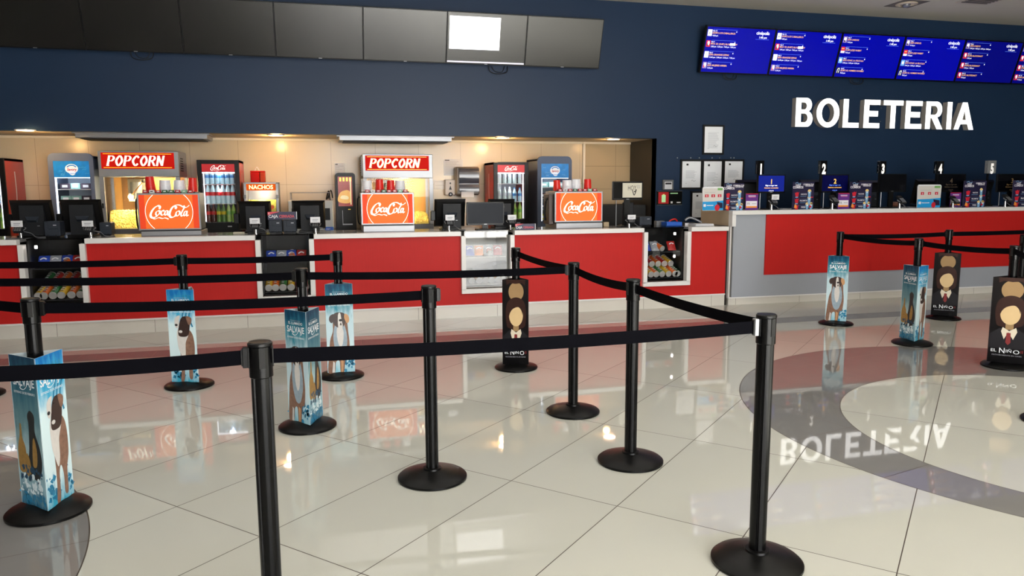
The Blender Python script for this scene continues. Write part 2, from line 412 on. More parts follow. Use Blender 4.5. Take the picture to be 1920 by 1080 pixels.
# ------------------------------------------------------------------ concession counter
F0 = 8.36                     # front of the white ribbon frames
ZT = 0.995; TH = 0.052
def X84(px, py=500): return at(px, py, F0).x
CASES = []                    # (interior x0, x1)
for a, b in ((46, 151), (490, 581), (874, 957), (1214.5, 1288)): CASES.append((X84(a), X84(b)))
XC0, XC1 = XL+0.3, 4.90
root = thing('concession_counter', 'long red snack counter with white ribbon edging and four glass display bays', 'counter', (0, 8.4, 0))
def loc84(mb): mb.T = Matrix.Translation((0, -8.4, 0)); return mb
m = loc84(MB())
segs = [(XC0, CASES[0][0]-TH)]
for i in range(3): segs.append((CASES[i][1]+TH, CASES[i+1][0]-TH))
segs.append((CASES[3][1]+TH, XC1))
ZB = 0.335
for a, b in segs: m.box(a, b, 8.415, 8.45, 0.15, ZT-TH, RED)
for a, b in CASES: m.box(a-TH, b+TH, 8.415, 8.45, 0.15, ZB, RED)
part('front_panel', m, root)
m = loc84(MB())
for a, b in segs: m.box(a, b, 8.45, 9.1, ZT-0.03, ZT, mat('grey_counter_top', (150, 150, 152), 0.15, var=0.05))
m.box(XC0, XC1, 9.06, 9.1, 0, ZT-0.03, CHARC)
part('countertop', m, root, 'glossy grey worktop')
for i, (a, b) in enumerate(segs):
    m = loc84(MB()); m.box(a, b, F0, 8.45, ZT-TH, ZT, WHITE, 0.003); part('edge_band', m, root)
for a, b in CASES:
    m = loc84(MB())
    m.box(a-TH, a, F0, 8.45, ZB-TH*0.2, ZT-TH, WHITE, 0.003); m.box(b, b+TH, F0, 8.45, ZB-TH*0.2, ZT-TH, WHITE, 0.003)
    m.box(a-TH, b+TH, F0, 8.45, ZB-TH, ZB, WHITE, 0.003)
    part('bay_frame', m, root)
SK = tile_material('skirting_tiles', (212, 208, 200), 0.92, 5.0, (110, 104, 96), 0.18, 0.0025, 1.0, 0.12)
m = loc84(MB()); m.box(XC0, XC1, 8.42, 8.46, 0, 0.135, SK); part('skirting', m, root, 'pale marble skirting tiles')
m = loc84(MB()); m.box(XC0, XC1, 8.405, 8.45, 0.135, 0.152, WHITE); part('skirting_trim', m, root)
m = loc84(MB()); m.box(XC1, XC1+0.028, 8.43, 9.1, 0, 1.0, mat('dark_gap', (30, 22, 20), 0.6)); part('joint_strip', m, root)

# display bays: each one a glass-fronted case with shelves
CASEB = mat('case_black', (7, 7, 8), 0.3, spec=0.3)
CASEW = mat('case_pale', (188, 186, 180), 0.5)  # third bay's cabinet and shelves are pale instead of black
SHELFG = mat('smoked_shelf', (40, 42, 46), 0.15)
case_lab = ['black glass display bay at the far left of the snack counter', 'black glass display bay under the two small printers',
            'pale display bay under the black flat monitor', 'black glass display bay at the right end of the snack counter']
for i, (a, b) in enumerate(CASES):
    lin_ = CASEW if i == 2 else CASEB
    r = thing('display_case', case_lab[i], 'display case', ((a+b)/2, 8.47, ZB), group='glass bays in the snack counter')
    hw = (b-a)/2-0.003; H = ZT-ZB
    m = MB(); m.box(-hw, -hw+0.012, 0, 0.57, 0.0, H, lin_); m.box(hw-0.012, hw, 0, 0.57, 0.0, H, lin_); m.box(-hw, hw, 0.56, 0.57, 0, H, lin_); m.box(-hw, hw, 0, 0.57, 0.0, 0.012, lin_)
    part('cabinet', m, r)
    m = MB(); m.box(-hw, hw, -0.02, 0.57, H-0.012, H+0.002, mat('black_glass_top', (10, 10, 10), 0.06)); part('glass_top', m, r)
    m = MB(); m.box(-hw, hw, -0.02, -0.015, 0.012, H-0.012, GLASSR if i == 2 else GLASS); part('front_glass', m, r)
    m = MB(); m.add([(-hw+0.012, 0.02, 0.035), (hw-0.012, 0.02, 0.035), (hw-0.012, 0.5, 0.16), (-hw+0.012, 0.5, 0.16), (-hw+0.012, 0.02, 0.027), (hw-0.012, 0.02, 0.027), (hw-0.012, 0.5, 0.152), (-hw+0.012, 0.5, 0.152)],
                    [(0, 1, 2, 3), (4, 5, 6, 7), (0, 1, 5, 4), (2, 3, 7, 6)], SHELFG if i != 2 else CASEW); part('shelf', m, r, 'sloping lower shelf')
    m = MB(); m.box(-hw+0.012, hw-0.012, 0.06, 0.5, 0.345, 0.353, SHELFG if i != 2 else CASEW); part('shelf', m, r)
    if i in (0, 3):
        for z in ((0.56, 0.28) if i == 3 else (0.56,)):
            m = MB(); m.lathe([(0.012, 0), (0.014, 0.01), (0.012, 0.03)], LEDW, 12, (hw-0.09 if i == 3 else -hw+0.06, 0.05, z)); part('case_lamp', m, r, 'small round white lamp')

# crisp cans and bags inside the bays
CANC = {'yellow': (232, 190, 40), 'orange': (228, 110, 36), 'green': (40, 120, 60), 'red': (190, 40, 36), 'amber': (206, 140, 60), 'beige': (196, 186, 160)}
CANME = {}
def can(colr, label, group, loc, rx, rz=0.0):
    if colr not in CANME:
        body = MB(); cm = mat('can_'+colr, CANC[colr], 0.3); r = 0.038
        body.lathe([(r, -0.11), (r, 0.11)], cm, 24)
        for k in range(7):
            a = 0.9*k; body.box(-0.012, 0.012, -r-0.0006, -r+0.004, -0.08+0.025*k, -0.066+0.025*k, WHITEP if k % 2 else mat('can_dark_print', (60, 40, 30), 0.4))
        endm = MB(); endm.lathe([(0.0, -0.1115), (r-0.004, -0.1115), (r-0.002, -0.116), (r+0.001, -0.115), (r+0.001, -0.108)], mat('can_metal_end', (190, 190, 188), 0.35, 0.5), 24)
        lid = MB(); lid.lathe([(r+0.002, 0.104), (r+0.002, 0.116), (r-0.004, 0.118), (0, 0.118)], mat('clear_grey_lid', (210, 205, 200), 0.3), 24)
        CANME[colr] = (body.mesh('tube'), endm.mesh('end_cap'), lid.mesh('lid'))
    r_ = thing('crisp_can', label, 'can', loc, rz, group, rx)
    bo, en, li = CANME[colr]
    part('tube', bo, r_); part('end_cap', en, r_, 'silver metal end'); part('lid', li, r_)
    return r_
tilt = math.radians(72)
def zc(y): return ZB+0.04+0.26*(y-8.49)+0.036
front = [((64, 80, 97, 113, 132, 149), ('yellow', 'orange', 'green', 'yellow', 'orange', 'green')),
         ((499.6, 515.5, 529.4, 544.7, 562, 578), ('yellow', 'orange', 'green', 'yellow', 'red', 'green')),
         ((884, 897.5, 909.7, 921, 933, 946), ('beige', 'amber', 'beige', 'beige', 'amber', 'beige')),
         ((1219, 1229, 1240, 1252, 1264, 1277), ('yellow', 'orange', 'green', 'yellow', 'orange', 'green'))]
nth = ('leftmost', 'second from left', 'third from left', 'third from right', 'second from right', 'rightmost')
bay = ('far left bay', 'bay under the two printers', 'pale bay', 'right end bay')
bagc = [mat('bag_blue', (40, 70, 170), 0.3, var=0.3, scale=30), mat('bag_silver', (150, 155, 165), 0.25, var=0.4, scale=30), mat('bag_red', (170, 40, 40), 0.3, var=0.3, scale=30), mat('bag_orange', (220, 130, 40), 0.3, var=0.3, scale=30)]
def bag_mesh(mt):
    V = []; F = []; n = 9
    for sgn in (-1, 1):
        for i in range(n):
            for j in range(n):
                u, v = i/(n-1)*2-1, j/(n-1)*2-1
                pf = (1-abs(u)**3)*(1-abs(v)**3)
                V.append((u*0.052+0.002*math.sin(9*v), sgn*0.016*pf+0.001*math.sin(20*u+5*v)*pf, v*0.07))
    for s_ in (0, 1):
        for i in range(n-1):
            for j in range(n-1):
                q = s_*n*n+i*n+j; F.append((q, q+1, q+n+1, q+n))
    mb = MB(); mb.add(V, F, mt)
    mb.ribbon([(-0.03, 0.01), (0, 0.03), (0.03, 0.015)], 0.014, -0.0175, WHITEP); return mb.mesh('snack_bag')
BAGM = [bag_mesh(x) for x in bagc]
def bagobj(k, label, loc, rx, rz, group):
    o = link('snack_bag', BAGM[k]); o.location = loc; o.rotation_euler = (rx, 0, rz); o['label'] = label; o['category'] = 'snack bag'; o['group'] = group
for i in range(4):
    x0, x1 = CASES[i]
    for k, (px, cl) in enumerate(zip(*front[i])):
        y = 8.60; x = min(max(at(px, 510, 8.52).x, x0+0.055), x1-0.055)
        can(cl, '%s crisp can, front row, %s, %s' % (cl, nth[k], bay[i]), 'crisp cans lying in the %s' % bay[i], (x, y, zc(y)+0.004), -math.radians(75))
    if i in (0, 3):
        for k in range(5):
            x = x0+0.09+(x1-x0-0.18)*k/4; y = 8.73
            cl = ('green', 'red', 'orange', 'red', 'yellow')[k]
            can(cl, '%s crisp can, upper row, %s, %s' % (cl, ('leftmost', 'second from left', 'middle', 'second from right', 'rightmost')[k], bay[i]), 'upper row of crisp cans in the %s' % bay[i], (x, y, zc(y)+0.085), -math.radians(75))
    cols = (0, 1, 0, 2) if i != 2 else (0, 3, 1, 2)
    for k in range(4):
        if i == 3 and k == 2: continue
        x = x0+0.09+(x1-x0-0.18)*k/3
        nm = ('blue', 'silver', 'red', 'orange')[cols[k]]
        bagobj(cols[k], '%s snack bag, %s on the upper shelf, %s' % (nm, ('leftmost', 'second from left', 'second from right', 'rightmost')[k], bay[i]), (x, 8.62, ZB+0.353+0.066), math.radians(-38), 0.15*math.sin(k*3+i), 'snack bags on the upper shelf of the %s' % bay[i])
    can('orange', 'short orange crisp can on the upper shelf, %s' % bay[i], 'orange cans on the upper shelves', (x0+(x1-x0)*(0.62 if i < 3 else 0.5), 8.63, ZB+0.353+0.064), math.radians(-72), 0.25 if i == 3 else 0.0).scale = (0.9, 0.9, 0.75)

# ------------------------------------------------------------------ ticket counter
ZK = 1.19
root = thing('ticket_counter', 'tall grey ticket counter with inset red panel and white top edge', 'counter', (4.935, 8.4, 0))
def lk(mb): mb.T = Matrix.Translation((-4.935, -8.4, 0)); return mb
KX = 4.935; xr = at(1437, 404, 8.39).x
m = lk(MB()); m.box(KX+0.05, XR-0.02, 8.40, 8.44, 0.10, ZK-0.05, GREYL); part('front_panel', m, root)
m = lk(MB()); m.box(xr, XR-0.02, 8.385, 8.40, 0.373, ZK-0.052, RED); part('red_panel', m, root, 'red laminate inset panel')
m = lk(MB()); m.box(KX, XR-0.02, 8.35, 8.44, ZK-0.052, ZK, WHITE, 0.003); m.box(KX, KX+0.05, 8.35, 8.44, ZT-0.0, ZK-0.052, WHITE); m.box(KX, KX+0.014, 8.39, 8.44, 0.09, ZT, WHITE); part('edge_band', m, root)
m = lk(MB()); m.box(KX+0.02, XR-0.02, 8.44, 9.15, ZK-0.04, ZK-0.002, WHITE); part('countertop', m, root)
m = lk(MB()); m.box(KX, KX+0.02, 8.44, 9.15, ZT-0.03, ZK-0.002, BEIGEL); m.box(KX+0.03, KX+0.05, 8.44, 9.15, 0, ZT, BEIGEL); part('end_panel', m, root, 'beige end panel')
m = lk(MB()); m.box(KX+0.015, XR-0.02, 8.41, 8.45, 0, 0.085, SK); part('skirting', m, root)
m = lk(MB()); m.box(KX+0.015, XR-0.02, 8.395, 8.44, 0.085, 0.1, WHITE); part('skirting_trim', m, root)

# ------------------------------------------------------------------ queue posts, belts
posts = [  # name key, top px, base px
 ('p1', (487, 640), None, 'black queue post nearest the camera on the left, its foot below the picture'),
 ('p2', (1436, 590), (1420, 1050), 'black queue post nearest the camera on the right, with a silver belt clip'),
 ('p3', (809, 534), (806, 899), 'black queue post with an unused clip on its right, in the middle of the floor'),
 ('p4', (1186, 523), (1183, 865), 'black queue post just left of the nearest right one'),
 ('p5', (1078, 492), (1072, 772), 'black queue post where a straight belt meets the sagging ones'),
 ('p6', (968, 465), (967, 687), 'black queue post in a dark poster sleeve before the pale display bay'),
 ('p7', (633, 470), (640, 706), 'black queue post in a dog poster sleeve at the end of the rearmost left belt'),
 ('p8', (563, 502), (579, 802), 'black queue post in a two-faced dog poster sleeve behind the nearest left post'),
 ('p9', (341, 477), (355, 724), 'black queue post in a dog poster sleeve before the second printer bay panel'),
 ('p10', (54, 557), (95, 963), 'black queue post in a large dog poster sleeve on the left grey ring'),
 ('p11', (1576, 435), (1567, 606), 'black queue post at the left corner of the ticket queue'),
 ('p12', (1723, 447), (1710, 643), 'black queue post in the ticket queue with an angled dog poster sleeve'),
 ('p13', (1780, 431), (1769, 596), 'black queue post of the ticket queue closest to the red counter'),
 ('p14', (1902, 461), (1886, 685), 'black queue post of the ticket queue in the large dark poster sleeve')]
PP = {}
for k, t, bpx, lab in posts:
    PP[k] = (atz(t[0], t[1], 1.0) if bpx is None else (atz(t[0], t[1], 1.0)+atz(bpx[0], bpx[1], 0.0))/2, lab)
    if bpx is None: PP[k][0].z = 0
def ext(k, px, py, extra):
    a = PP[k][0]; b = atz(px, py, 0.952); d = Vector((b.x-a.x, b.y-a.y, 0)); return Vector((a.x, a.y, 0))+d*extra
PP['q1'] = (ext('p1', 0, 696, 1.35), 'queue post left of the nearest left one')
PP['q2'] = (ext('p10', 0, 573, 6.0), 'queue post left of the ringed floor')
PP['q3'] = (ext('p8', 0, 527.5, 1.25), 'queue post left of the picture')
PP['q4'] = (atz(-43, 742, 0), 'black queue post foot showing at the left edge of the floor')
PP['q5'] = (atz(1975, 792, 0), 'black queue post foot at the right edge beside the pale ring')
PP['p15'] = (atz(1921, 440, 1.0), 'black queue post at the right edge behind the large dark poster sleeve')
PP['q6'] = (ext('p13', 1920, 433.5, 2.2), 'queue post right of the picture')
proto_parts = None
def make_post():
    b = MB(); b.lathe([(0.172, 0), (0.177, 0.004), (0.177, 0.014), (0.168, 0.022), (0.12, 0.036), (0.07, 0.047), (0.048, 0.052), (0.046, 0.06), (0.036, 0.062)], RUBBER, 64)
    p = MB(); prof = []
    for i in range(64):
        a = 2*PI*i/64; r = 0.0325 if i % 16 not in (7, 8) else 0.0285; prof.append((r*math.cos(a), r*math.sin(a)))
    n = 64
    p.add([(x, y, 0.055) for x, y in prof]+[(x, y, 0.90) for x, y in prof], [(i, (i+1) % n, (i+1) % n+n, i+n) for i in range(n)], POLEB)
    h = MB(); h.lathe([(0.0335, 0.885), (0.0365, 0.888), (0.0365, 0.985), (0.034, 0.988)], POLEB, 40)
    for a in range(4):
        h.T = Matrix.Rotation(a*PI/2, 4, 'Z'); h.box(-0.009, 0.009, -0.0385, -0.034, 0.918, 0.984, SLOTM)
    cp = MB(); cp.lathe([(0.034, 0.986), (0.0385, 0.988), (0.0385, 0.996), (0.034, 1.0), (0.02, 0.9985), (0, 0.9985)], BLACK, 40)
    return b.mesh('base'), p.mesh('pole'), h.mesh('belt_head'), cp.mesh('cap')
PM = make_post()
clipm = {}
for key, mt in (('b', BLACK), ('s', STEEL)):
    q = MB(); q.box(-0.011, 0.011, -0.054, -0.036, 0.918, 0.984, mt, 0.002); q.box(-0.007, 0.007, -0.058, -0.054, 0.924, 0.978, BLACK); clipm[key] = q.mesh('belt_clip')
POSTO = {}
for k, (P, lab) in PP.items():
    r = thing('queue_post', lab, 'queue post', (P.x, P.y, 0), 0.2, 'black retractable belt posts')
    for nm, me in zip(('base', 'pole', 'belt_head', 'cap'), PM): part(nm, me, r)
    POSTO[k] = r
def clip(k, ang, kind='b'):
    o = part('belt_clip', clipm[kind], POSTO[k], 'silver metal clip' if kind == 's' else None); o.rotation_euler = (0, 0, ang-0.2)
def belt(a, b, label, sag=0.0, ztop=0.976, kind='b', za=None):
    A = PP[a][0].copy(); B = PP[b][0].copy(); d = (B-A); d.z = 0; L = d.length; d.normalize(); nrm = Vector((-d.y, d.x, 0))
    N = 16; V = []; F = []; hw = 0.0235
    A2 = A+d*0.036; B2 = B-d*0.052
    for i in range(N+1):
        t = i/N; p = A2.lerp(B2, t); z = 0.951-sag*4*t*(1-t)
        tw = 0.0
        for s_ in (-1, 1):
            for w_ in (-0.0009, 0.0009):
                V.append((p.x-A.x+nrm.x*w_, p.y-A.y+nrm.y*w_, z+s_*hw))
    for i in range(N):
        q = 4*i
        F += [(q, q+4, q+6, q+2), (q+1, q+3, q+7, q+5), (q+2, q+6, q+7, q+3), (q, q+1, q+5, q+4)]
    mb = MB(); mb.add(V, F, BELT)
    solo('queue_belt', mb, label, 'belt', (A.x, A.y, 0), group='black belts strung between the queue posts')
    clip(b, math.atan2(-d.y, -d.x)+PI/2, kind)
belt('q1', 'p1', 'nearest black belt running left from the nearest left post', 0.01)
belt('p1', 'p2', 'nearest black belt between the two nearest posts, crossing the picture', 0.012, kind='s')
belt('q2', 'p10', 'short black belt leaving the picture left of the post on the left grey ring')
belt('p3', 'p10', 'black belt from the left ring post to the middle post with the unused clip', 0.012)
belt('q3', 'p8', 'black belt running left from the post behind the nearest left post', 0.01)
belt('p8', 'p5', 'straight black belt crossing in front of the pale display bay', 0.012)
belt('q4', 'p9', 'rearmost black belt at the far left of the snack counter', 0.008)
belt('p9', 'p7', 'rearmost black belt ending in front of the printer bay', 0.006)
belt('p5', 'p6', 'sagging black belt receding to the dark poster post', 0.014)
belt('p5', 'p4', 'sagging black belt between the two middle right posts', 0.016)
belt('p4', 'p2', 'sagging black belt meeting the nearest right post from behind', 0.012)
belt('p11', 'p13', 'thin looking black belt closest to the red ticket counter', 0.012)
belt('p12', 'p11', 'black belt at the left end of the ticket queue, nearer of the pair', 0.015)
belt('p14', 'p12', 'black belt between the angled dog poster and the large dark poster', 0.015)
belt('p14', 'q5', 'black belt leaving at the right edge beside the large dark poster', 0.01)
belt('p13', 'q6', 'thin looking black belt leaving at the right edge close to the ticket counter', 0.01)
clip('p3', PI/2+0.1)

# ------------------------------------------------------------------ three-sided poster sleeves
SKYG = gradient_material('poster_sky_print', [(0.0, (140, 196, 214)), (0.25, (206, 226, 234)), (0.62, (186, 212, 222)), (0.8, (64, 140, 160)), (0.93, (30, 84, 112)), (1.0, (26, 66, 94))])
MISTG = gradient_material('poster_mist_print', [(0.0, (24, 92, 124)), (0.16, (150, 188, 200)), (0.35, (160, 188, 194)), (0.55, (104, 140, 148)), (0.8, (50, 102, 122)), (1.0, (24, 56, 82))])
ICEG = gradient_material('poster_ice_print', [(0.0, (60, 160, 190)), (0.2, (210, 232, 238)), (0.6, (214, 236, 242)), (0.8, (70, 170, 210)), (1.0, (28, 110, 180))])
NIGHTG = gradient_material('poster_night_print', [(0.0, (8, 7, 9)), (0.5, (16, 13, 14)), (1.0, (22, 18, 18))])
FURB = mat('print_fur_brown', (136, 104, 88), 0.35, var=0.5, scale=45, spec=0.15); FURD = mat('print_fur_dark', (58, 42, 38), 0.35, var=0.3, scale=40)
FURW = mat('print_fur_white', (214, 210, 206), 0.35, var=0.12, scale=40); FURG = mat('print_fur_grey', (150, 168, 182), 0.35, var=0.25, scale=40); FURT = mat('print_fur_tan', (196, 148, 104), 0.35, var=0.2, scale=40)
PW = mat('print_white', (236, 240, 244), 0.35); PSPLASH = mat('print_splash_blue', (30, 128, 170), 0.35, var=0.3, scale=30); PSW = mat('print_splash_white', (224, 240, 246), 0.35, var=0.1)
PGOLD = mat('print_gold_figure', (156, 120, 60), 0.35, var=0.4, scale=50); PDK = mat('print_dark_figure', (34, 38, 40), 0.35, var=0.4, scale=50)
W, H = 0.21, 0.70
def title(m, y):
    m.text('EL LLAMADO', 0, H-0.086, y, 0.023, PW, 0.012, align='CENTER')
    m.text('SALVAJE', 0, H-0.135, y, 0.054, PW, 0.020, align='CENTER', sx=0.86)
    m.ribbon([(-0.012, H-0.128), (-0.03, H-0.145), (-0.006, H-0.152), (0.02, H-0.138)], 0.007, y, PW, (0.3, 0.3))
    m.text('ESTRENO 20 DE FEBRERO', 0, H-0.172, y, 0.0145, PW, 0.008, align='CENTER')
    m.box(-0.05, 0.05, y-0.0001, y, H-0.062, H-0.0612, PW)
def splash(m, y, x0, x1, z0, z1, n, mt, seed):
    rr = random.Random(seed)
    for i in range(n):
        cx = rr.uniform(x0, x1); cz = rr.uniform(z0, z1); s_ = rr.uniform(0.005, 0.014)
        m.flat([(cx+s_*rr.uniform(0.4, 1.3)*math.cos(a), cz+s_*rr.uniform(0.4, 1.5)*math.sin(a)) for a in [2*PI*k/7 for k in range(7)]], y, mt)
def face_front():   # 0: dog seen from the front
    m = MB(); m.rect(-W/2, W/2, 0, H, -0.0, SKYG); title(m, -0.0008)
    splash(m, -0.0004, 0.03, 0.095, 0.0, 0.13, 22, PSPLASH, 3)
    m.flat([(-0.098, 0.0), (-0.095, 0.10), (-0.085, 0.2), (-0.075, 0.27), (-0.055, 0.33), (-0.052, 0.40), (-0.03, 0.45), (0.03, 0.45), (0.055, 0.40), (0.062, 0.32), (0.07, 0.22), (0.06, 0.12), (0.035, 0.1), (0.02, 0.0), (-0.005, 0.0), (-0.012, 0.09), (-0.04, 0.08), (-0.05, 0.0)], -0.0008, FURB, True)
    m.flat([(-0.045, 0.20), (-0.052, 0.30), (-0.03, 0.39), (0.02, 0.40), (0.048, 0.32), (0.05, 0.22), (0.02, 0.13), (-0.02, 0.13)], -0.0012, FURG, True)
    m.flat([(-0.02, 0.25), (-0.025, 0.34), (0, 0.38), (0.025, 0.33), (0.02, 0.24), (0, 0.2)], -0.0016, FURW, True)
    m.flat([(-0.052, 0.40), (-0.05, 0.455), (-0.028, 0.475), (0.012, 0.477), (0.04, 0.46), (0.045, 0.41), (0.02, 0.36), (-0.02, 0.36)], -0.0016, FURD, True)
    m.flat([(-0.08, 0.415), (-0.075, 0.45), (-0.045, 0.465), (-0.04, 0.43), (-0.06, 0.395)], -0.002, FURD, True)
    m.flat([(0.072, 0.41), (0.066, 0.45), (0.04, 0.465), (0.035, 0.43), (0.055, 0.39)], -0.002, FURT, True)
    m.flat([(-0.012, 0.36), (-0.014, 0.43), (-0.008, 0.47), (0.006, 0.47), (0.012, 0.43), (0.022, 0.37), (0.012, 0.35)], -0.002, FURW, True)
    m.ell(0.006, 0.415, 0.0125, 0.010, -0.0024, INK); m.ell(-0.022, 0.442, 0.005, 0.004, -0.0024, INK); m.ell(0.028, 0.442, 0.005, 0.004, -0.0024, INK)
    m.flat([(0.004, 0.395), (0.0, 0.375), (0.014, 0.375), (0.01, 0.395)], -0.0024, FURD)
    m.flat([(-0.06, 0.09), (-0.07, 0.0), (-0.05, 0.0), (-0.048, 0.08)], -0.0012, FURW); m.flat([(0.0, 0.1), (-0.002, 0.0), (0.014, 0.0), (0.02, 0.09)], -0.0012, FURT)
    return m.mesh('poster_print')
def face_mist():    # 1: small figures in the mist above water
    m = MB(); m.rect(-W/2, W/2, 0, H, -0.0, MISTG); title(m, -0.0008)
    m.flat([(-0.09, 0.16), (-0.092, 0.26), (-0.07, 0.33), (-0.065, 0.38), (-0.052, 0.38), (-0.05, 0.32), (-0.03, 0.27), (-0.035, 0.17)], -0.0006, PGOLD, True)
    m.flat([(-0.02, 0.17), (0.0, 0.28), (0.01, 0.38), (0.005, 0.43), (0.03, 0.455), (0.06, 0.43), (0.055, 0.36), (0.085, 0.28), (0.09, 0.2), (0.05, 0.13)], -0.0006, PDK, True)
    m.flat([(0.02, 0.2), (0.03, 0.3), (0.045, 0.33), (0.06, 0.27), (0.05, 0.2)], -0.001, PGOLD, True)
    m.flat([(-0.05, 0.16), (-0.035, 0.22), (-0.02, 0.25), (0.0, 0.2), (-0.01, 0.14)], -0.001, PGOLD, True)
    splash(m, -0.0012, -0.09, 0.09, 0.12, 0.19, 34, mat('print_deep_blue', (28, 74, 104), 0.35), 5)
    splash(m, -0.0014, -0.09, 0.09, 0.06, 0.15, 34, PSW, 6); splash(m, -0.0016, -0.09, 0.09, 0.015, 0.06, 30, PSPLASH, 7)
    return m.mesh('poster_print')
def face_stand():   # 2: tall dog, head turned
    m = MB(); m.rect(-W/2, W/2, 0, H, -0.0, ICEG); title(m, -0.0008)
    for x in (0.02, 0.045, 0.07): m.ribbon([(x, 0.66), (x+0.012, 0.58), (x-0.012, 0.5), (x+0.01, 0.42)], 0.012, -0.0004, PSPLASH)
    splash(m, -0.0004, -0.095, 0.0, 0.03, 0.14, 30, PSPLASH, 8); splash(m, -0.0005, 0.05, 0.098, 0.03, 0.16, 12, PSPLASH, 9)
    m.flat([(-0.03, 0.01), (-0.015, 0.0), (0.0, 0.03), (0.004, 0.14), (0.02, 0.17), (0.035, 0.12), (0.035, 0.04), (0.05, 0.02), (0.062, 0.04), (0.066, 0.14), (0.085, 0.21), (0.088, 0.29), (0.078, 0.36), (0.05, 0.40), (0.0, 0.40), (-0.035, 0.36), (-0.03, 0.27), (-0.022, 0.2), (-0.022, 0.1)], -0.0008, FURB, True)
    m.flat([(-0.04, 0.38), (-0.038, 0.28), (-0.022, 0.22), (0.0, 0.17), (0.016, 0.21), (0.022, 0.3), (0.045, 0.36), (0.04, 0.42), (-0.01, 0.43)], -0.0012, FURW, True)
    m.flat([(-0.03, 0.36), (-0.02, 0.44), (0.0, 0.49), (0.035, 0.5), (0.06, 0.47), (0.06, 0.42), (0.045, 0.36), (0.01, 0.345)], -0.0016, FURD, True)
    m.flat([(0.035, 0.5), (0.075, 0.487), (0.07, 0.445), (0.05, 0.44)], -0.002, FURB, True)
    m.flat([(-0.052, 0.475), (-0.035, 0.5), (-0.01, 0.505), (-0.018, 0.47), (-0.022, 0.43), (-0.04, 0.41), (-0.052, 0.43)], -0.002, FURW, True)
    m.ell(-0.042, 0.435, 0.011, 0.009, -0.0024, INK); m.ell(0.0, 0.47, 0.005, 0.004, -0.0024, INK)
    m.ell(-0.012, 0.385, 0.014, 0.010, -0.0024, FURW)
    return m.mesh('poster_print')
def face_night():   # plain dark stand-in portrait, no features
    m = MB(); m.rect(-W/2, W/2, 0, H, -0.0, NIGHTG)
    SKIN1 = mat('print_pale_tone', (206, 178, 134), 0.4, spec=0.15, var=0.12, scale=6); SKIN2 = mat('print_dim_tone', (150, 122, 86), 0.4, spec=0.15, var=0.15, scale=6)
    HAIR = mat('print_dark_brown', (48, 26, 20), 0.4, spec=0.15, var=0.3, scale=20)
    m.ell(0.005, 0.60, 0.060, 0.078, -0.0004, SKIN2, 32)
    m.flat([(-0.075, 0.70), (-0.07, 0.655), (-0.045, 0.672), (0.0, 0.665), (0.05, 0.672), (0.075, 0.65), (0.08, 0.70)], -0.0008, NIGHTG if False else HAIR)
    m.flat([(-0.072, 0.34), (-0.078, 0.44), (-0.06, 0.52), (0.0, 0.555), (0.06, 0.53), (0.082, 0.46), (0.08, 0.34), (0.05, 0.30), (-0.05, 0.30)], -0.0012, HAIR, True)
    m.ell(0.004, 0.405, 0.055, 0.088, -0.0016, SKIN1, 36)
    m.rect(-0.018, 0.026, 0.275, 0.34, -0.0014, SKIN2)
    m.flat([(-0.052, 0.40), (-0.048, 0.455), (-0.02, 0.50), (0.02, 0.505), (0.05, 0.47), (0.056, 0.41), (0.045, 0.45), (0.02, 0.475), (-0.02, 0.46), (-0.042, 0.43)], -0.002, HAIR, True)
    m.flat([(-0.1, 0.12), (-0.1, 0.235), (-0.05, 0.285), (0.05, 0.285), (0.1, 0.235), (0.1, 0.12)], -0.0006, mat('print_charcoal_suit', (30, 28, 32), 0.4, spec=0.15, var=0.2))
    m.flat([(-0.032, 0.295), (-0.04, 0.26), (-0.022, 0.195), (0.0, 0.255), (0.028, 0.195), (0.048, 0.26), (0.04, 0.295), (0.004, 0.265)], -0.0018, mat('print_bone', (210, 200, 180), 0.35))
    m.flat([(-0.009, 0.25), (0.013, 0.25), (0.016, 0.17), (0.002, 0.15), (-0.012, 0.17)], -0.0022, mat('print_dark_red', (120, 24, 26), 0.35))
    m.text('EL', -0.09, 0.088, -0.0008, 0.034, PW, 0.004); m.text('N', -0.045, 0.08, -0.0008, 0.062, PW, 0.004, sx=0.75); m.text('I\u00d1', -0.008, 0.088, -0.0008, 0.034, PW, 0.004); m.text('O', 0.032, 0.08, -0.0008, 0.046, PW, 0.004)
    m.text('II', 0.072, 0.088, -0.0008, 0.034, mat('print_dark_red', (120, 24, 26), 0.35), 0.004)
    m.text('PR\u00d3XIMAMENTE EN CINES', 0, 0.058, -0.0008, 0.0135, INKG, 0.003, align='CENTER')
    return m.mesh('poster_print')
FACES = [face_front(), face_mist(), face_stand()]; NIGHT = face_night()
EDGEW = mat('card_edge', (190, 205, 212), 0.5); EDGEK = mat('card_edge_dark', (30, 28, 30), 0.4)
def sleeve(k, face, delta, kind, label, scale=1.0, z0=0.045):
    P = PP[k][0]; psi = math.atan2(P.x, P.y)
    r = thing('poster_sleeve', label, 'poster sleeve', (P.x, P.y, z0), 0, 'three-sided printed sleeves round the queue posts')
    r.scale = (scale, scale, 1.0)
    inr = W/(2*math.sqrt(3))
    sh = MB(); cr = W/math.sqrt(3)
    base = -psi+math.radians(delta)-math.radians(120)*face
    for i in range(3):
        al = base+math.radians(120)*i; sh.T = Matrix.Rotation(al, 4, 'Z'); sh.box(-W/2+0.001, W/2-0.001, -inr+0.0005, -inr+0.003, 0, H, EDGEW if kind == 's' else EDGEK)
    part('card_shell', sh, r)
    for i in range(3):
        al = base+math.radians(120)*i
        o = part('poster_print', FACES[i] if kind == 's' else NIGHT, r)
        o.rotation_euler = (0, 0, al); o.location = (inr*math.sin(al), -inr*math.cos(al), 0)
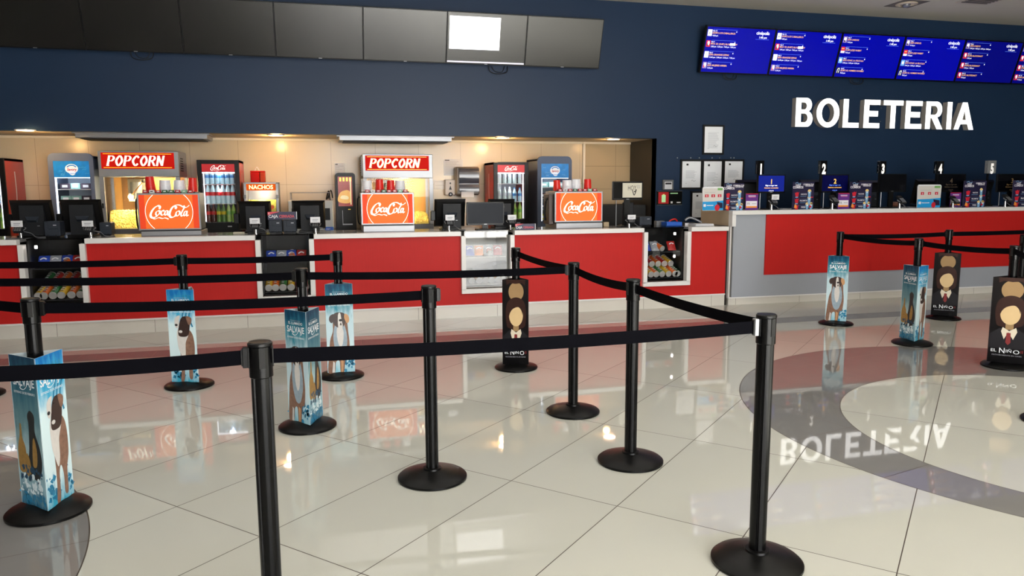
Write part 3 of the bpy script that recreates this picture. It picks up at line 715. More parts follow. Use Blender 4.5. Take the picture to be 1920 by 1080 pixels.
sleeve('p10', 1, -62, 's', 'nearest and largest dog film sleeve, on the left grey ring, showing a turned dog')
sleeve('p9', 2, -27, 's', 'dog film sleeve with a single turned dog, behind the nearest belt at left')
sleeve('p8', 0, -53, 's', 'dog film sleeve with a corner forward just right of the nearest left post')
sleeve('p7', 0, 0, 's', 'dog film sleeve facing straight on beside the corner-forward one', z0=0.047)
sleeve('p6', 0, -4, 'n', 'dark film sleeve in the middle of the picture under the pale display bay', 1.02)
sleeve('p11', 0, -4, 's', 'dog film sleeve facing straight on at the left corner of the ticket queue')
sleeve('p12', 1, -52, 's', 'dog film sleeve with a corner forward in the ticket queue')
sleeve('p13', 0, 2, 'n', 'smaller looking dark film sleeve close to the ticket counter', 1.22)
sleeve('p14', 0, 2, 'n', 'large dark film sleeve at the right edge of the picture', 1.26)
# ------------------------------------------------------------------ script lettering and stroke letters
def cola(m, cx, cz, wd, y, mt):
    """white flowing two-word script, about wd wide"""
    s = wd/10.6
    def P(pts): return [(cx+(a-5.3)*s, cz+(b-2.0)*s) for a, b in pts]
    nb = (0.45, 0.30)
    def R(pts, w_, closed=False): m.ribbon(P(pts), w_*s, y, mt, nb, closed)
    R([(2.75, 2.75), (2.95, 3.3), (2.45, 3.6), (1.6, 3.1), (0.9, 2.2), (0.5, 1.2), (0.7, 0.55), (1.4, 0.5), (2.2, 0.95)], 0.62)
    R([(0.75, 0.5), (1.5, 0.12), (2.5, 0.42), (3.4, 0.22), (4.1, 0.35), (4.9, 0.02)], 0.36)
    R([(2.55, 2.3), (2.0, 2.0), (1.8, 1.4), (2.1, 1.05), (2.6, 1.4), (2.8, 2.0), (2.55, 2.35), (3.05, 2.1)], 0.42)
    R([(3.85, 2.1), (3.7, 2.4), (3.3, 2.1), (3.1, 1.5), (3.35, 1.1), (3.9, 1.35)], 0.44)
    R([(4.75, 2.25), (4.3, 2.2), (4.0, 1.5), (4.2, 1.1), (4.6, 1.5), (4.85, 2.3), (4.7, 1.5), (4.8, 1.1), (5.25, 1.5)], 0.40)
    R([(4.95, 2.05), (5.4, 2.2)], 0.25)
    R([(6.75, 2.7), (6.95, 3.2), (6.4, 3.4), (5.8, 2.8), (5.35, 1.9), (5.2, 1.0), (5.6, 0.5), (6.4, 0.7), (6.9, 1.3)], 0.62)
    R([(5.7, 2.9), (6.6, 3.65), (7.8, 3.75), (8.8, 3.2), (9.6, 3.15), (10.3, 3.7)], 0.36)
    R([(7.55, 2.2), (7.0, 1.9), (6.8, 1.2), (7.1, 0.85), (7.6, 1.2), (7.8, 1.9), (7.5, 2.2)], 0.42)
    R([(8.9, 3.6), (9.0, 3.1), (8.5, 2.2), (8.1, 1.3), (8.2, 0.8), (8.6, 1.0)], 0.44)
    R([(9.55, 2.05), (9.1, 2.0), (8.8, 1.3), (8.95, 0.85), (9.4, 1.3), (9.65, 2.1), (9.5, 1.2), (9.6, 0.8), (10.0, 1.1)], 0.40)
LET = {  # letter: list of (points, serif flags), in a 1-high box
 'P': [[(0.12, 0), (0.12, 1)], [(0.12, 0.97), (0.45, 0.97), (0.62, 0.76), (0.45, 0.5), (0.12, 0.5)]],
 'O': [[(0.36, 1.0), (0.08, 0.5), (0.36, 0.0), (0.64, 0.5)]],
 'C': [[(0.62, 0.8), (0.38, 0.99), (0.09, 0.5), (0.38, 0.01), (0.62, 0.2)]],
 'R': [[(0.12, 0), (0.12, 1)], [(0.12, 0.97), (0.45, 0.97), (0.6, 0.76), (0.45, 0.53), (0.12, 0.53)], [(0.32, 0.53), (0.48, 0.3), (0.66, 0.0)]],
 'N': [[(0.12, 0), (0.12, 1)], [(0.12, 1), (0.36, 0.5), (0.62, 0.0)], [(0.62, 0), (0.62, 1)]]}
SER = {'P': [(0.0, 0.27, 0), (0.0, 0.2, 1)], 'R': [(0.0, 0.25, 0), (0.0, 0.2, 1), (0.56, 0.78, 0)], 'N': [(0.02, 0.22, 0), (-0.02, 0.15, 1), (0.52, 0.74, 1)], 'C': [], 'O': []}
def popcorn(m, x, z, h, wd, y, mt):
    step = wd/7.0; sh = 0.22*h
    for i, ch in enumerate('POPCORN'):
        ox = x+i*step; k = step*1.22
        def T(p): return (ox+p[0]*k+p[1]*sh, z+p[1]*h)
        for st in LET[ch]:
            closed = ch == 'O'
            m.ribbon([T(p) for p in st], h*0.21, y, mt, (0.0, 0.32), closed, 8, sm=len(st) > 2)
        for a, b, zz in SER[ch]: m.box(T((a, zz))[0], T((b, zz))[0], y-0.0003, y, z+zz*h-0.035*h, z+zz*h+0.035*h, mt)

# ------------------------------------------------------------------ televisions over the snack counter
tvx = [-160, -12, 160, 340, 512, 678, 836, 985, 1126]
TVB = 3.05; YTV = 9.62
xr_ = at(1122, 131, 9.72).x; PITW = (xr_-at(836, 123, 9.72).x)/2
tl = math.radians(17)
tvlab = ['black television, leftmost of the dark row over the snack counter', 'black television second from left over the snack counter', 'black television third from left over the snack counter',
         'black television in the middle of the row over the snack counter', 'black reflective television left of the one showing a white window',
         'television showing a white window, over the snack counter', 'blank reflective television, rightmost over the snack counter']
scrOn = mat('screen_white_window', (250, 250, 255), em=1.3); scrBar = mat('screen_pale_bar', (215, 210, 228), em=0.8)
for i in range(7):
    x1 = xr_-PITW*(6-i); x0 = x1-PITW
    r = thing('television', tvlab[i], 'television', ((x0+x1)/2, 9.70, TVB), 0, 'row of televisions over the snack counter', rx=tl)
    w_ = PITW; h_ = 0.625
    m = MB(); m.box(-w_/2+0.002, w_/2-0.002, 0.004, 0.05, 0, h_, BLACK, 0.004); m.box(-w_*0.3, w_*0.3, 0.05, 0.09, 0.12, 0.5, BLACK); part('housing', m, r)
    m = MB()
    for a in ((-w_/2+0.002, -w_/2+0.010, 0, h_), (w_/2-0.010, w_/2-0.002, 0, h_), (-w_/2+0.01, w_/2-0.01, 0, 0.014), (-w_/2+0.01, w_/2-0.01, h_-0.01, h_)): m.box(a[0], a[1], 0.0, 0.006, a[2], a[3], BLACK)
    m.box(-0.02, 0.02, -0.001, 0.0, 0.003, 0.010, STEEL); part('bezel', m, r)
    m = MB(); m.rect(-w_/2+0.008, w_/2-0.008, 0.012, h_-0.008, 0.003, SCRT); part('screen', m, r)
    if i == 5:
        m = MB(); m.rect(-w_/2+0.03, -w_/2+0.66*w_, 0.18, 0.575, 0.001, scrOn); m.rect(-w_/2+0.012, w_/2-0.012, 0.018, 0.036, 0.001, scrBar)
        m.rect(-w_/2+0.5*w_, -w_/2+0.65*w_, 0.562, 0.57, 0.0, scrBar); m.box(-0.2, -0.19, 0.0, 0.001, 0.5, 0.51, INKG); part('shown_window', m, r, 'white window shown on the screen')
    m = MB(); m.box(-0.2, 0.2, 0.05, 0.075, 0.18, 0.45, STEELD); m.box(-0.05, 0.05, 0.07, 0.1, 0.25, 0.4, STEELD); part('wall_bracket', m, r)
CW = mat('black_cable', (10, 10, 10), 0.5)
for px, w_, lab in ((265, 34, 'loop of black cable hanging under the middle of the dark televisions'), (936, 36, 'loop of black cable hanging under the television with the white window'),
                    (1372, 30, 'tangle of black cable under the leftmost showtimes screen'), (1610, 34, 'loop of black cable under the third showtimes screen')):
    m = MB(); yb = {265: 104, 936: 131, 1372: 143, 1610: 152}[px]; p = at(px, yb, 9.72); u = w_*0.0071
    m.tube([(-u/2, 0, 0.05), (-u/2.4, 0, -0.02), (0, -0.01, -0.045), (u/2.4, 0, -0.02), (u/2, 0.02, 0.05)], 0.005, CW)
    m.tube([(-u/3, 0.02, 0.05), (-u/6, 0.02, -0.01), (u/5, 0.02, -0.015), (u/3, 0.02, 0.05)], 0.004, CW)
    solo('hanging_cable', m, lab, 'cable', (p.x, 9.76, p.z), group='cables under the screens')

# ------------------------------------------------------------------ showtimes screens over the ticket counter
SB = mat('screen_blue', (2, 4, 130), 0.15, em=0.6, emc=(4, 8, 176)); SBD = mat('screen_blue_deep', (2, 4, 100), 0.15, em=0.42, emc=(4, 8, 150))
TW = mat('screen_white_text', (240, 244, 255), em=1.1); TG = mat('screen_gold_text', (255, 190, 96), em=0.9); TBL = mat('screen_line', (90, 130, 255), em=0.8)
TR = mat('screen_red_tile', (214, 40, 60), em=0.6); TP = mat('screen_violet_tile', (150, 130, 190), em=0.5); TCY = mat('screen_sky_tile', (110, 170, 230), em=0.6); TK = mat('screen_dark_tile', (20, 20, 34), em=0.2)
A = [('(SUBT) LOS CABALLEROS', 'Sala 10', '4:30 pm', 'w'), ('MAX 3D (SUBT) BLOODSHOT', 'Sala 9', '3:50 pm  5:20 pm  7:40 pm  9:50 pm', 'r'), ('(ESP) GRANDES ESPIAS', 'Sala 3', '12:40 pm  2:30 pm  5:10 pm  7:20 pm', 'w'), ('(ESP) MUJERES ARRIBA', 'Sala 4', '5:20 pm', 'p')]
B = [('(ESP) UNIDOS', 'Sala 7', '4:10 pm', 'v'), ('(SUBT) JOJO RABBIT', 'Sala 2', '7:30 pm', 'o'), ('(ESP) SONIC LA PELICULA', 'Sala 5', '3:40 pm  5:50 pm  8:30 pm', 'c'), ('(SUBT) EL HOMBRE INVISIBLE', 'Sala 8', '9:20 pm', 'k')]
Cc = [('(ESP) UNIDOS', 'Sala 6', '2:40 pm  4:50 pm  6:30 pm  8:40 pm', 'v'), ('(SUBT) BLOODSHOT', 'Sala 12', '6:30 pm', 'r'), ('(SUBT) BLOODSHOT', 'Sala 11', '5:30 pm  7:50 pm', 'r'), ('(SUBT) BLOODSHOT', 'Sala 14', '9:10 pm', 'r')]
xs0 = at(1310, 138, 9.72).x; xs5 = at(1893, 152, 9.72).x; PS = (xs5-xs0)/5.0
for i, (rows, lab, sm_) in enumerate(((A, 'blue showtimes screen, leftmost over the ticket counter', SB), (A, 'blue showtimes screen second from left over the ticket counter', SB), (B, 'blue showtimes screen third from left over the ticket counter', SB),
                              (B, 'blue showtimes screen fourth from left over the ticket counter', SB), (Cc, 'blue showtimes screen fifth from left over the ticket counter', SBD), (Cc, 'blue showtimes screen cut off at the right edge', SBD))):
    x0 = xs0+PS*i; w_ = PS; h_ = 0.625
    r = thing('menu_screen', lab, 'screen', (x0+w_/2, 9.70, 3.045), 0, 'showtimes screens over the ticket counter', rx=tl)
    m = MB(); m.box(-w_/2+0.002, w_/2-0.002, 0.004, 0.06, 0, h_, BLACK, 0.004); part('housing', m, r)
    m = MB()
    for a in ((-w_/2+0.002, -w_/2+0.016, 0, h_), (w_/2-0.016, w_/2-0.002, 0, h_), (-w_/2+0.016, w_/2-0.016, 0, 0.018), (-w_/2+0.016, w_/2-0.016, h_-0.014, h_)): m.box(a[0], a[1], 0.0, 0.006, a[2], a[3], BLACK)
    part('bezel', m, r)
    m = MB(); m.rect(-w_/2+0.014, w_/2-0.014, 0.016, h_-0.012, 0.003, sm_); part('screen', m, r)
    m = MB(); y = 0.0015; L = -w_/2+0.03
    for k, (a, b_, c_, tile) in enumerate(rows):
        z = h_-0.045-k*0.142
        tm = {'w': TW, 'r': TR, 'p': TP, 'v': TP, 'o': TR, 'c': TCY, 'k': TK}[tile]
        m.rect(L, L+0.062, z-0.088, z-0.005, y, tm)
        if tile == 'w': m.text('3' if k else 'MF', L+0.031, z-0.062, y-0.0004, 0.045 if k else 0.03, TK, 0.01, align='CENTER')
        elif tile in 'rp': m.ell(L+0.034, z-0.04, 0.016, 0.028, y-0.0004, TW, 12); m.ell(L+0.02, z-0.06, 0.010, 0.02, y-0.0004, TK if tile == 'r' else TR, 10)
        elif tile == 'o': m.rect(L, L+0.062, z-0.088, z-0.06, y-0.0004, TW); m.rect(L+0.01, L+0.05, z-0.035, z-0.025, y-0.0004, TG)
        elif tile == 'c': m.ell(L+0.031, z-0.045, 0.018, 0.02, y-0.0004, TW, 12)
        elif tile == 'v': m.ell(L+0.03, z-0.04, 0.02, 0.022, y-0.0004, TW, 10); m.ell(L+0.022, z-0.065, 0.012, 0.014, y-0.0004, TK, 10)
        else: m.ribbon([(L+0.015, z-0.08), (L+0.02, z-0.03), (L+0.045, z-0.02), (L+0.04, z-0.08)], 0.008, y-0.0004, TW)
        m.rect(L+0.075, L+0.44, z-0.001, z+0.0015, y, TBL)
        m.text(b_, L+0.072, z-0.026, y, 0.022, TW, 0.008)
        m.text(a, L+0.070, z-0.056, y, 0.031, TG, 0.004, spacing=0.98)
        m.text(c_, L+0.075, z-0.09, y, 0.026, TW, 0.006)
        m.ell(L+0.43, z-0.022, 0.007, 0.009, y, TW, 10)
    if rows is A: m.rect(L+0.36, L+0.44, h_-0.045-0.142-0.06, h_-0.045-0.142-0.028, y, TW)
    m.text('cin\u00e9polis', w_/2-0.20, h_-0.085, y, 0.062, TW, 0.008, align='CENTER', spacing=0.95)
    m.text('1:48 pm', w_/2-0.19, h_-0.135, y, 0.038, TW, 0.014, align='CENTER')
    m.rect(w_/2-0.30, w_/2-0.09, h_-0.150, h_-0.147, y, TBL)
    part('shown_listing', m, r, 'film listing shown in white and gold on blue')
    m = MB(); m.box(-0.2, 0.2, 0.06, 0.085, 0.18, 0.45, STEELD); m.box(-0.05, 0.05, 0.08, 0.11, 0.25, 0.4, STEELD); part('wall_bracket', m, r)

# ------------------------------------------------------------------ big wall letters
LTW = mat('lit_letter_face', (255, 255, 255), em=1.5); LTS = mat('letter_side_grey', (176, 170, 162), 0.5)
def letter_shape(ch, w_, h_):
    """outline polygon(s) (outer, holes)"""
    t = 0.088*1.0; q = 0.072
    if ch == 'L': return [(0, 0), (w_, 0), (w_, q), (t, q), (t, h_), (0, h_)], []
    if ch == 'I': return [(0, 0), (t, 0), (t, h_), (0, h_)], []
    if ch == 'E': return [(0, 0), (w_, 0), (w_, q), (t, q), (t, h_*0.5-q*0.5), (w_*0.88, h_*0.5-q*0.5), (w_*0.88, h_*0.5+q*0.5+0.008), (t, h_*0.5+q*0.5+0.008), (t, h_-q), (w_, h_-q), (w_, h_), (0, h_)], []
    if ch == 'T': return [(w_/2-t/2, 0), (w_/2+t/2, 0), (w_/2+t/2, h_-q), (w_, h_-q), (w_, h_), (0, h_), (0, h_-q), (w_/2-t/2, h_-q)], []
    if ch == 'A': return [(0, 0), (t*1.0, 0), (w_*0.33, h_*0.2), (w_*0.67, h_*0.2), (w_-t*1.0, 0), (w_, 0), (w_*0.62, h_), (w_*0.38, h_)], [[(w_*0.41, h_*0.2+q*0.9), (w_*0.59, h_*0.2+q*0.9), (w_*0.5, h_*0.70)]]
    if ch == 'O':
        o = [(w_/2+w_/2*math.cos(a), h_/2+h_/2*1.02*math.sin(a)) for a in [2*PI*i/40 for i in range(40)]]
        n = [(w_/2+(w_/2-t*1.02)*math.cos(a), h_/2+(h_/2-q*0.95)*math.sin(a)) for a in [2*PI*i/40 for i in range(40)]]
        return o, [n]
    def bowl(x0, z0, z1, xr, n=12):
        rz = (z1-z0)/2; cx = xr-rz*0.85
        return [(cx+rz*0.85*math.sin(PI*i/n), z0+rz-rz*math.cos(PI*i/n)) for i in range(n+1)]
    if ch == 'B':
        o = [(0, 0)]+bowl(0, 0, h_*0.55, w_)+bowl(0, h_*0.52, h_, w_*0.93)[1:]+[(0, h_)]
        return o, [[(t, q*0.9)]+bowl(t, q*0.9, h_*0.46, w_-t*0.95)+[(t, h_*0.46)], [(t, h_*0.60)]+bowl(t, h_*0.60, h_-q*0.9, w_*0.93-t*0.95)+[(t, h_-q*0.9)]]
    if ch == 'R':
        o = [(0, 0), (t, 0), (t, h_*0.40), (t*1.25, h_*0.40), (w_-t*1.12, 0), (w_+0.01, 0), (w_*0.68, h_*0.44)]+bowl(0, h_*0.42, h_, w_*0.95)[2:]+[(0, h_)]
        return o, [[(t, h_*0.52)]+bowl(t, h_*0.52, h_-q*0.9, w_*0.95-t*0.95)+[(t, h_-q*0.9)]]
def letter_mesh(ch, w_, h_, d):
    o, hs = letter_shape(ch, w_, h_)
    loops = [[Vector((a, b, 0)) for a, b in o]]+[[Vector((a, b, 0)) for a, b in x] for x in hs]
    tris = tessellate_polygon(loops); flat_ = [(p.x, p.y) for l in loops for p in l]; n = len(flat_)
    side = MB(); face = MB()
    face.add([(a, 0, b) for a, b in flat_], [tuple(t_) for t_ in tris], LTW)
    side.add([(a, d, b) for a, b in flat_], [tuple(t_) for t_ in tris], LTS)
    k = 0
    for l in loops:
        nn = len(l); V = [(p.x, 0.0005, p.y) for p in l]+[(p.x, d, p.y) for p in l]
        side.add(V, [(i, (i+1) % nn, (i+1) % nn+nn, i+nn) for i in range(nn)], LTS); k += nn
    return face, side
lx = [(1492, 1524), (1531, 1574), (1581, 1611), (1620, 1650), (1656, 1693), (1698, 1729), (1736, 1768), (1776, 1787), (1790, 1827)]
ordl = ['first', 'second', 'third', 'fourth', 'fifth', 'sixth', 'seventh', 'eighth', 'last']
YLT = 9.70; zl0 = at(1490, 237.5, YLT).z; zl1 = at(1493, 183, YLT).z
for i, (ch, (a, b)) in enumerate(zip('BOLETERIA', lx)):
    xa = at(a, 212, YLT).x; xb = at(b, 212, YLT).x
    r = thing('sign_letter', 'big white lit letter %s, %s letter of the ticket office sign' % (ch, ordl[i]), 'sign letter', (xa, YLT, zl0), 0, 'white letters of the ticket office sign')
    f, s_ = letter_mesh(ch, xb-xa, zl1-zl0, 0.095)
    part('face', f, r); part('side_return', s_, r, 'grey side of the letter')
    m = MB(); m.box(0.03, 0.045, 0.09, 0.1, 0.1, 0.115, STEELD); m.box(0.03, 0.045, 0.09, 0.1, 0.3, 0.315, STEELD); part('standoff', m, r)

# ------------------------------------------------------------------ alcove: ceiling spots, hoods
for k, (px, py, lab) in enumerate(((47, 243, 'round ceiling spot at the far left of the alcove'), (517, 252.5, 'round ceiling spot above the nacho warmer'), (943, 257.5, 'round ceiling spot above the right drinks cooler'), (1150, 260, 'round ceiling spot near the dark right end of the alcove'))):
    p = atz(px, py, ZS)
    r = thing('ceiling_spot', lab, 'ceiling light', (p.x, min(p.y, YB-0.25), ZS), 0, 'round warm spots in the alcove ceiling')
    m = MB(); m.lathe([(0.105, 0), (0.105, -0.008), (0.085, -0.012), (0.085, -0.002)], WHITEP, 32); part('rim', m, r)
    m = MB(); m.lathe([(0.084, -0.006), (0, -0.006)], mat('warm_lamp_disc', (255, 232, 214), em=9.0), 32); part('lamp', m, r)
    point('spot_light', (p.x, min(p.y, YB-0.4)+0.12, ZS-0.07), 11 if k < 3 else 2.5, (1.0, 0.58, 0.20), 0.05)
for (a, b, ya, lab) in ((140, 388, 248, 'long steel extractor hood over the left popcorn machine'), (636, 847, 257, 'long steel extractor hood over the right popcorn machine')):
    xa = at(a, ya, 9.97).x; xb = at(b, ya, 9.97).x
    r = thing('extractor_hood', lab, 'hood', ((xa+xb)/2, 9.97, ZS-0.075), 0, 'steel extractor hoods'); hw = (xb-xa)/2
    m = MB(); m.box(-hw, hw, 0, 0.5, 0.012, 0.072, STEEL, 0.004); m.box(-hw-0.03, hw+0.03, -0.02, 0.53, 0.062, 0.074, STEEL); part('canopy', m, r)
    m = MB(); m.box(-hw+0.05, hw-0.05, 0.02, 0.45, 0.0, 0.013, CHARC); part('grille', m, r)

# ------------------------------------------------------------------ back counters
bcl = ['black back counter under the left popcorn machine', 'long black back counter behind the middle of the alcove']
for lab, pa, pb in ((bcl[0], 189, 353), (bcl[1], 457, 900)):
    xa = at(pa, 400, 10.0).x; xb = at(pb, 400, 10.0).x
    r = thing('back_counter', lab, 'counter', ((xa+xb)/2, 10.0, 0), 0); hw = (xb-xa)/2
    m = MB(); m.box(-hw+0.01, hw-0.01, 0.03, 0.70, 0.0, 0.90, CHARC); part('cabinet', m, r)
    m = MB(); m.box(-hw, hw, 0, 0.71, 0.90, 0.94, mat('black_stone_top', (16, 16, 17), 0.12), 0.004); part('worktop', m, r)
    n = max(2, int(hw*2/0.5))
    for k in range(n):
        a_ = -hw+0.02+(2*hw-0.04)*k/n; m = MB(); m.box(a_+0.005, a_+(2*hw-0.04)/n-0.005, 0.012, 0.03, 0.1, 0.88, BLACK, 0.002); part('door', m, r)
m = MB(); xa = at(1126, 400, 10.1).x
m.box(xa, XJ-0.01, 10.1, 10.7, 0, 1.235, mat('matt_black_panel', (9, 9, 10), 0.6), 0.004); m.box(xa+0.45, xa+0.455, 10.095, 10.1, 0.05, 1.2, CHARC)
solo('storage_cabinet', m, 'low matt black cabinet against the tan tiles at the right end of the alcove', 'cabinet')

# ------------------------------------------------------------------ popcorn machines
POPY = mat('popcorn_kernels', (250, 226, 130), 0.8, var=0.12, scale=60); AMB = mat('amber_machine_lining', (214, 160, 84), 0.4, 0.3, var=0.08)
SIGNR = mat('popcorn_sign_red', (206, 22, 12), 0.6, em=0.3, spec=0.1); SIGNY = mat('popcorn_sign_yellow', (255, 190, 40), 0.3, em=0.7); SIGNW = mat('popcorn_sign_white', (255, 246, 225), 0.3, em=0.9)
def popcorn_machine(pa, pb, ytop, lab, letm, blab):
    Yf = 10.02; xa = at(pa, 350, Yf).x; xb = at(pb, 350, Yf).x; w_ = xb-xa; zt = at((pa+pb)/2, ytop, Yf).z; z0 = 0.94; H_ = zt-z0
    r = thing('popcorn_machine', lab, 'popcorn machine', (xa, Yf, z0), 0, 'steel popcorn machines'); D = 0.56
    ph = H_/ (zt-at((pa+pb)/2, 425, Yf).z)
    zs = H_-0.215; zh = H_-0.31; zb = 0.07
    m = MB(); m.box(0, w_, 0, D, 0.0, zb, STEELD, 0.004); part('base', m, r)
    m = MB(); m.box(0, w_, 0, D, zh, H_, STEEL, 0.006)
    m.box(-0.012, 0.0, 0.06, D-0.05, zh+0.03, H_-0.03, STEELD)
    for k in range(6):
        for q in (-1, 1): m.box(w_ if q > 0 else -0.014, w_+0.002 if q > 0 else -0.012, 0.12, 0.30, H_-0.24+0.03*k, H_-0.228+0.03*k, SLOTM)
    part('hood', m, r)
    for x_ in (0.0, w_-0.05): part('corner_post', MB().box(x_, x_+0.05, 0, 0.04, zb, zh, STEEL, 0.002), r)
    for x_ in (0.0, w_-0.03): part('corner_post', MB().box(x_, x_+0.03, D-0.03, D, zb, zh, STEEL), r)
    m = MB(); m.box(0.03, w_-0.03, D-0.02, D-0.01, zb, zh, AMB); m.box(0.13, 0.27, D-0.08, D-0.02, zb+0.04, zh, mat('brown_duct', (150, 108, 66), 0.4, 0.2)); part('back_panel', m, r)
    m = MB(); m.box(0.05, w_-0.05, 0.015, 0.019, zb, zh, GLASS); m.box(0.01, 0.014, 0.05, D-0.04, zb, zh, GLASS); m.box(w_-0.014, w_-0.01, 0.05, D-0.04, zb, zh, GLASS); part('glass', m, r)
    m = MB(); m.rect(0.035, w_-0.05, zs, H_-0.02, -0.002, SIGNR)
    sg = m; zz0, zz1 = zs, H_-0.02
    sg.rect(0.06, w_-0.08, zz0+0.013, zz0+0.020, -0.003, SIGNY); sg.rect(0.06, w_-0.08, zz1-0.020, zz1-0.013, -0.003, SIGNY)
    if letm is SIGNY:
        popcorn(sg, 0.085, zz0+0.038, zz1-zz0-0.085, w_-0.26, -0.003, SIGNY); popcorn(sg, 0.082, zz0+0.044, zz1-zz0-0.085, w_-0.26, -0.004, SIGNW)
    else: popcorn(sg, 0.09, zz0+0.04, zz1-zz0-0.08, w_-0.26, -0.003, SIGNW)
    part('lit_sign', m, r, 'red lit sign with slanted letters')
    kt = part('kettle', MB().cyl((w_*0.40, D*0.5, zh-0.26), (w_*0.40, D*0.5, zh-0.06), 0.085, STEELD, 24).box(w_*0.28, w_*0.5, D*0.45, D*0.8, zh-0.30, zh-0.02, mat('grey_metal_box', (120, 116, 108), 0.4, 0.5), 0.004), r)
    part('kettle_wheel', MB().cyl((w_*0.33, D*0.4, zh-0.24), (w_*0.33, D*0.3, zh-0.24), 0.035, STEEL, 20), kt)
    part('kettle_handle', MB().tube([(w_*0.34, D*0.3, zh-0.22), (w_*0.40, D*0.28, zh-0.16), (w_*0.50, D*0.26, zh-0.06)], 0.006, mat('copper_rod', (170, 110, 60), 0.3, 0.8)).lathe([(0, 0), (0.02, 0.006), (0.026, 0.02), (0.02, 0.036), (0, 0.042)], BLACK, 16, (w_*0.51, D*0.26, zh-0.07)), kt)
    part('door_latch', MB().box(0.012, 0.03, -0.012, 0, 0.32, 0.38, BLACK, 0.002), r)
    # heap of popcorn
    h = MB(); rr = random.Random(int(pa)); N = 16
    def hz(u, v): return 0.13+0.05*math.sin(3.1*u+0.6)*math.cos(2*v)+0.05*(1-u)
    V = []; F = []
    for i in range(N+1):
        for j in range(9): V.append((0.06+(w_-0.12)*i/N, 0.14+(D-0.18)*j/8, 0.04+hz(i/N, j/8)*0.8))
    for i in range(N):
        for j in range(8): q = i*9+j; F.append((q, q+9, q+10, q+1))
    for i in range(N+1): V.append((0.06+(w_-0.12)*i/N, 0.035, 0.0))
    for i in range(N): F.append((i*9, (N+1)*9+i, (N+1)*9+i+1, (i+1)*9))
    h.add(V, F, POPY)
    for _ in range(700):
        u, v = rr.random(), rr.random()**1.6; s_ = rr.uniform(0.010, 0.018); zz = 0.04+hz(u, v)*0.8
        fr = None
        if rr.random() < 0.6: v = 0.0; zt_ = 0.04+hz(u, 0)*0.8; fr = rr.uniform(0.05, 1); zz = zt_*fr
        cx, cy = 0.065+(w_-0.13)*u, (0.14+(D-0.2)*v) if fr is None else 0.035+0.105*fr
        P_ = [(cx+s_, cy, zz), (cx-s_, cy, zz), (cx, cy+s_, zz), (cx, cy-s_*0.8, zz), (cx, cy, zz+s_*0.9), (cx, cy, zz-s_)]
        h.add([(a+rr.uniform(-.3, .3)*s_, b+rr.uniform(-.2, .2)*s_, c_+rr.uniform(-.3, .3)*s_) for a, b, c_ in P_], [(0, 2, 4), (2, 1, 4), (1, 3, 4), (3, 0, 4), (2, 0, 5), (1, 2, 5), (3, 1, 5), (0, 3, 5)], POPY)
    o = solo('popcorn', h, blab, 'popcorn', (xa, Yf, z0+zb+0.002)); o['kind'] = 'stuff'
    point('popcorn_lamp', (xa+w_*0.6, Yf+0.08, z0+zh-0.05), 22, (1.0, 0.70, 0.32), 0.04)
    point('popcorn_lamp', (xa+w_*0.3, Yf+0.06, z0+zb+0.34), 9, (1.0, 0.74, 0.36), 0.02)
popcorn_machine(187, 338, 283, 'steel popcorn machine with white sign lettering, behind the left drinks dispenser', SIGNW, 'yellow popcorn heaped in the left popcorn machine')
popcorn_machine(681, 812, 289, 'steel popcorn machine with yellow sign lettering, behind the middle drinks dispenser', SIGNY, 'yellow popcorn heaped in the right popcorn machine')

# ------------------------------------------------------------------ coolers with bottles
COKE = mat('drinks_sign_red', (200, 24, 34), 0.35, em=0.25); SIDR = mat('cooler_side_red', (176, 40, 28), 0.35); LWT = mat('sign_white_print', (250, 246, 242), 0.4, em=0.45)
INT = mat('cooler_interior', (200, 214, 226), 0.4)
def bottle_me(key, col, capc, h_=0.2, r=0.029, glassy=False):
    b = MB(); cm = mat('bottle_'+key, col, 0.12, var=0.25, scale=25)
    b.lathe([(r*0.8, 0), (r, 0.008), (r, h_*0.28), (r*0.9, h_*0.34), (r*0.98, h_*0.40), (r, h_*0.60), (r*0.85, h_*0.70), (r*0.42, h_*0.86), (r*0.40, h_*0.92)], cm, 16)
    l = MB(); l.lathe([(r*1.01, h_*0.40), (r*1.01, h_*0.58)], mat('label_'+key, capc, 0.4), 16)
    c_ = MB(); c_.lathe([(r*0.46, h_*0.92), (r*0.46, h_), (0, h_)], mat('cap_'+key, capc, 0.4), 12)
    return b.mesh('bottle_body'), l.mesh('label'), c_.mesh('cap')
BOT = {'water': bottle_me('water', (170, 205, 220), (60, 120, 180), 0.19), 'clear': bottle_me('clear', (186, 214, 224), (200, 40, 44), 0.25, 0.031), 'brown': bottle_me('brown', (70, 34, 26), (180, 30, 30), 0.235), 'green': bottle_me('green', (90, 130, 60), (210, 190, 40), 0.235), 'lime': bottle_me('lime', (160, 196, 90), (110, 170, 60), 0.235), 'pale': bottle_me('pale', (196, 214, 214), (190, 200, 210), 0.2)}
def bottle(kind, loc, label, group):
    r = thing('drink_bottle', label, 'bottle', loc, 0, group)
    for nm, me in zip(('bottle_body', 'label', 'cap'), BOT[kind]): part(nm, me, r)
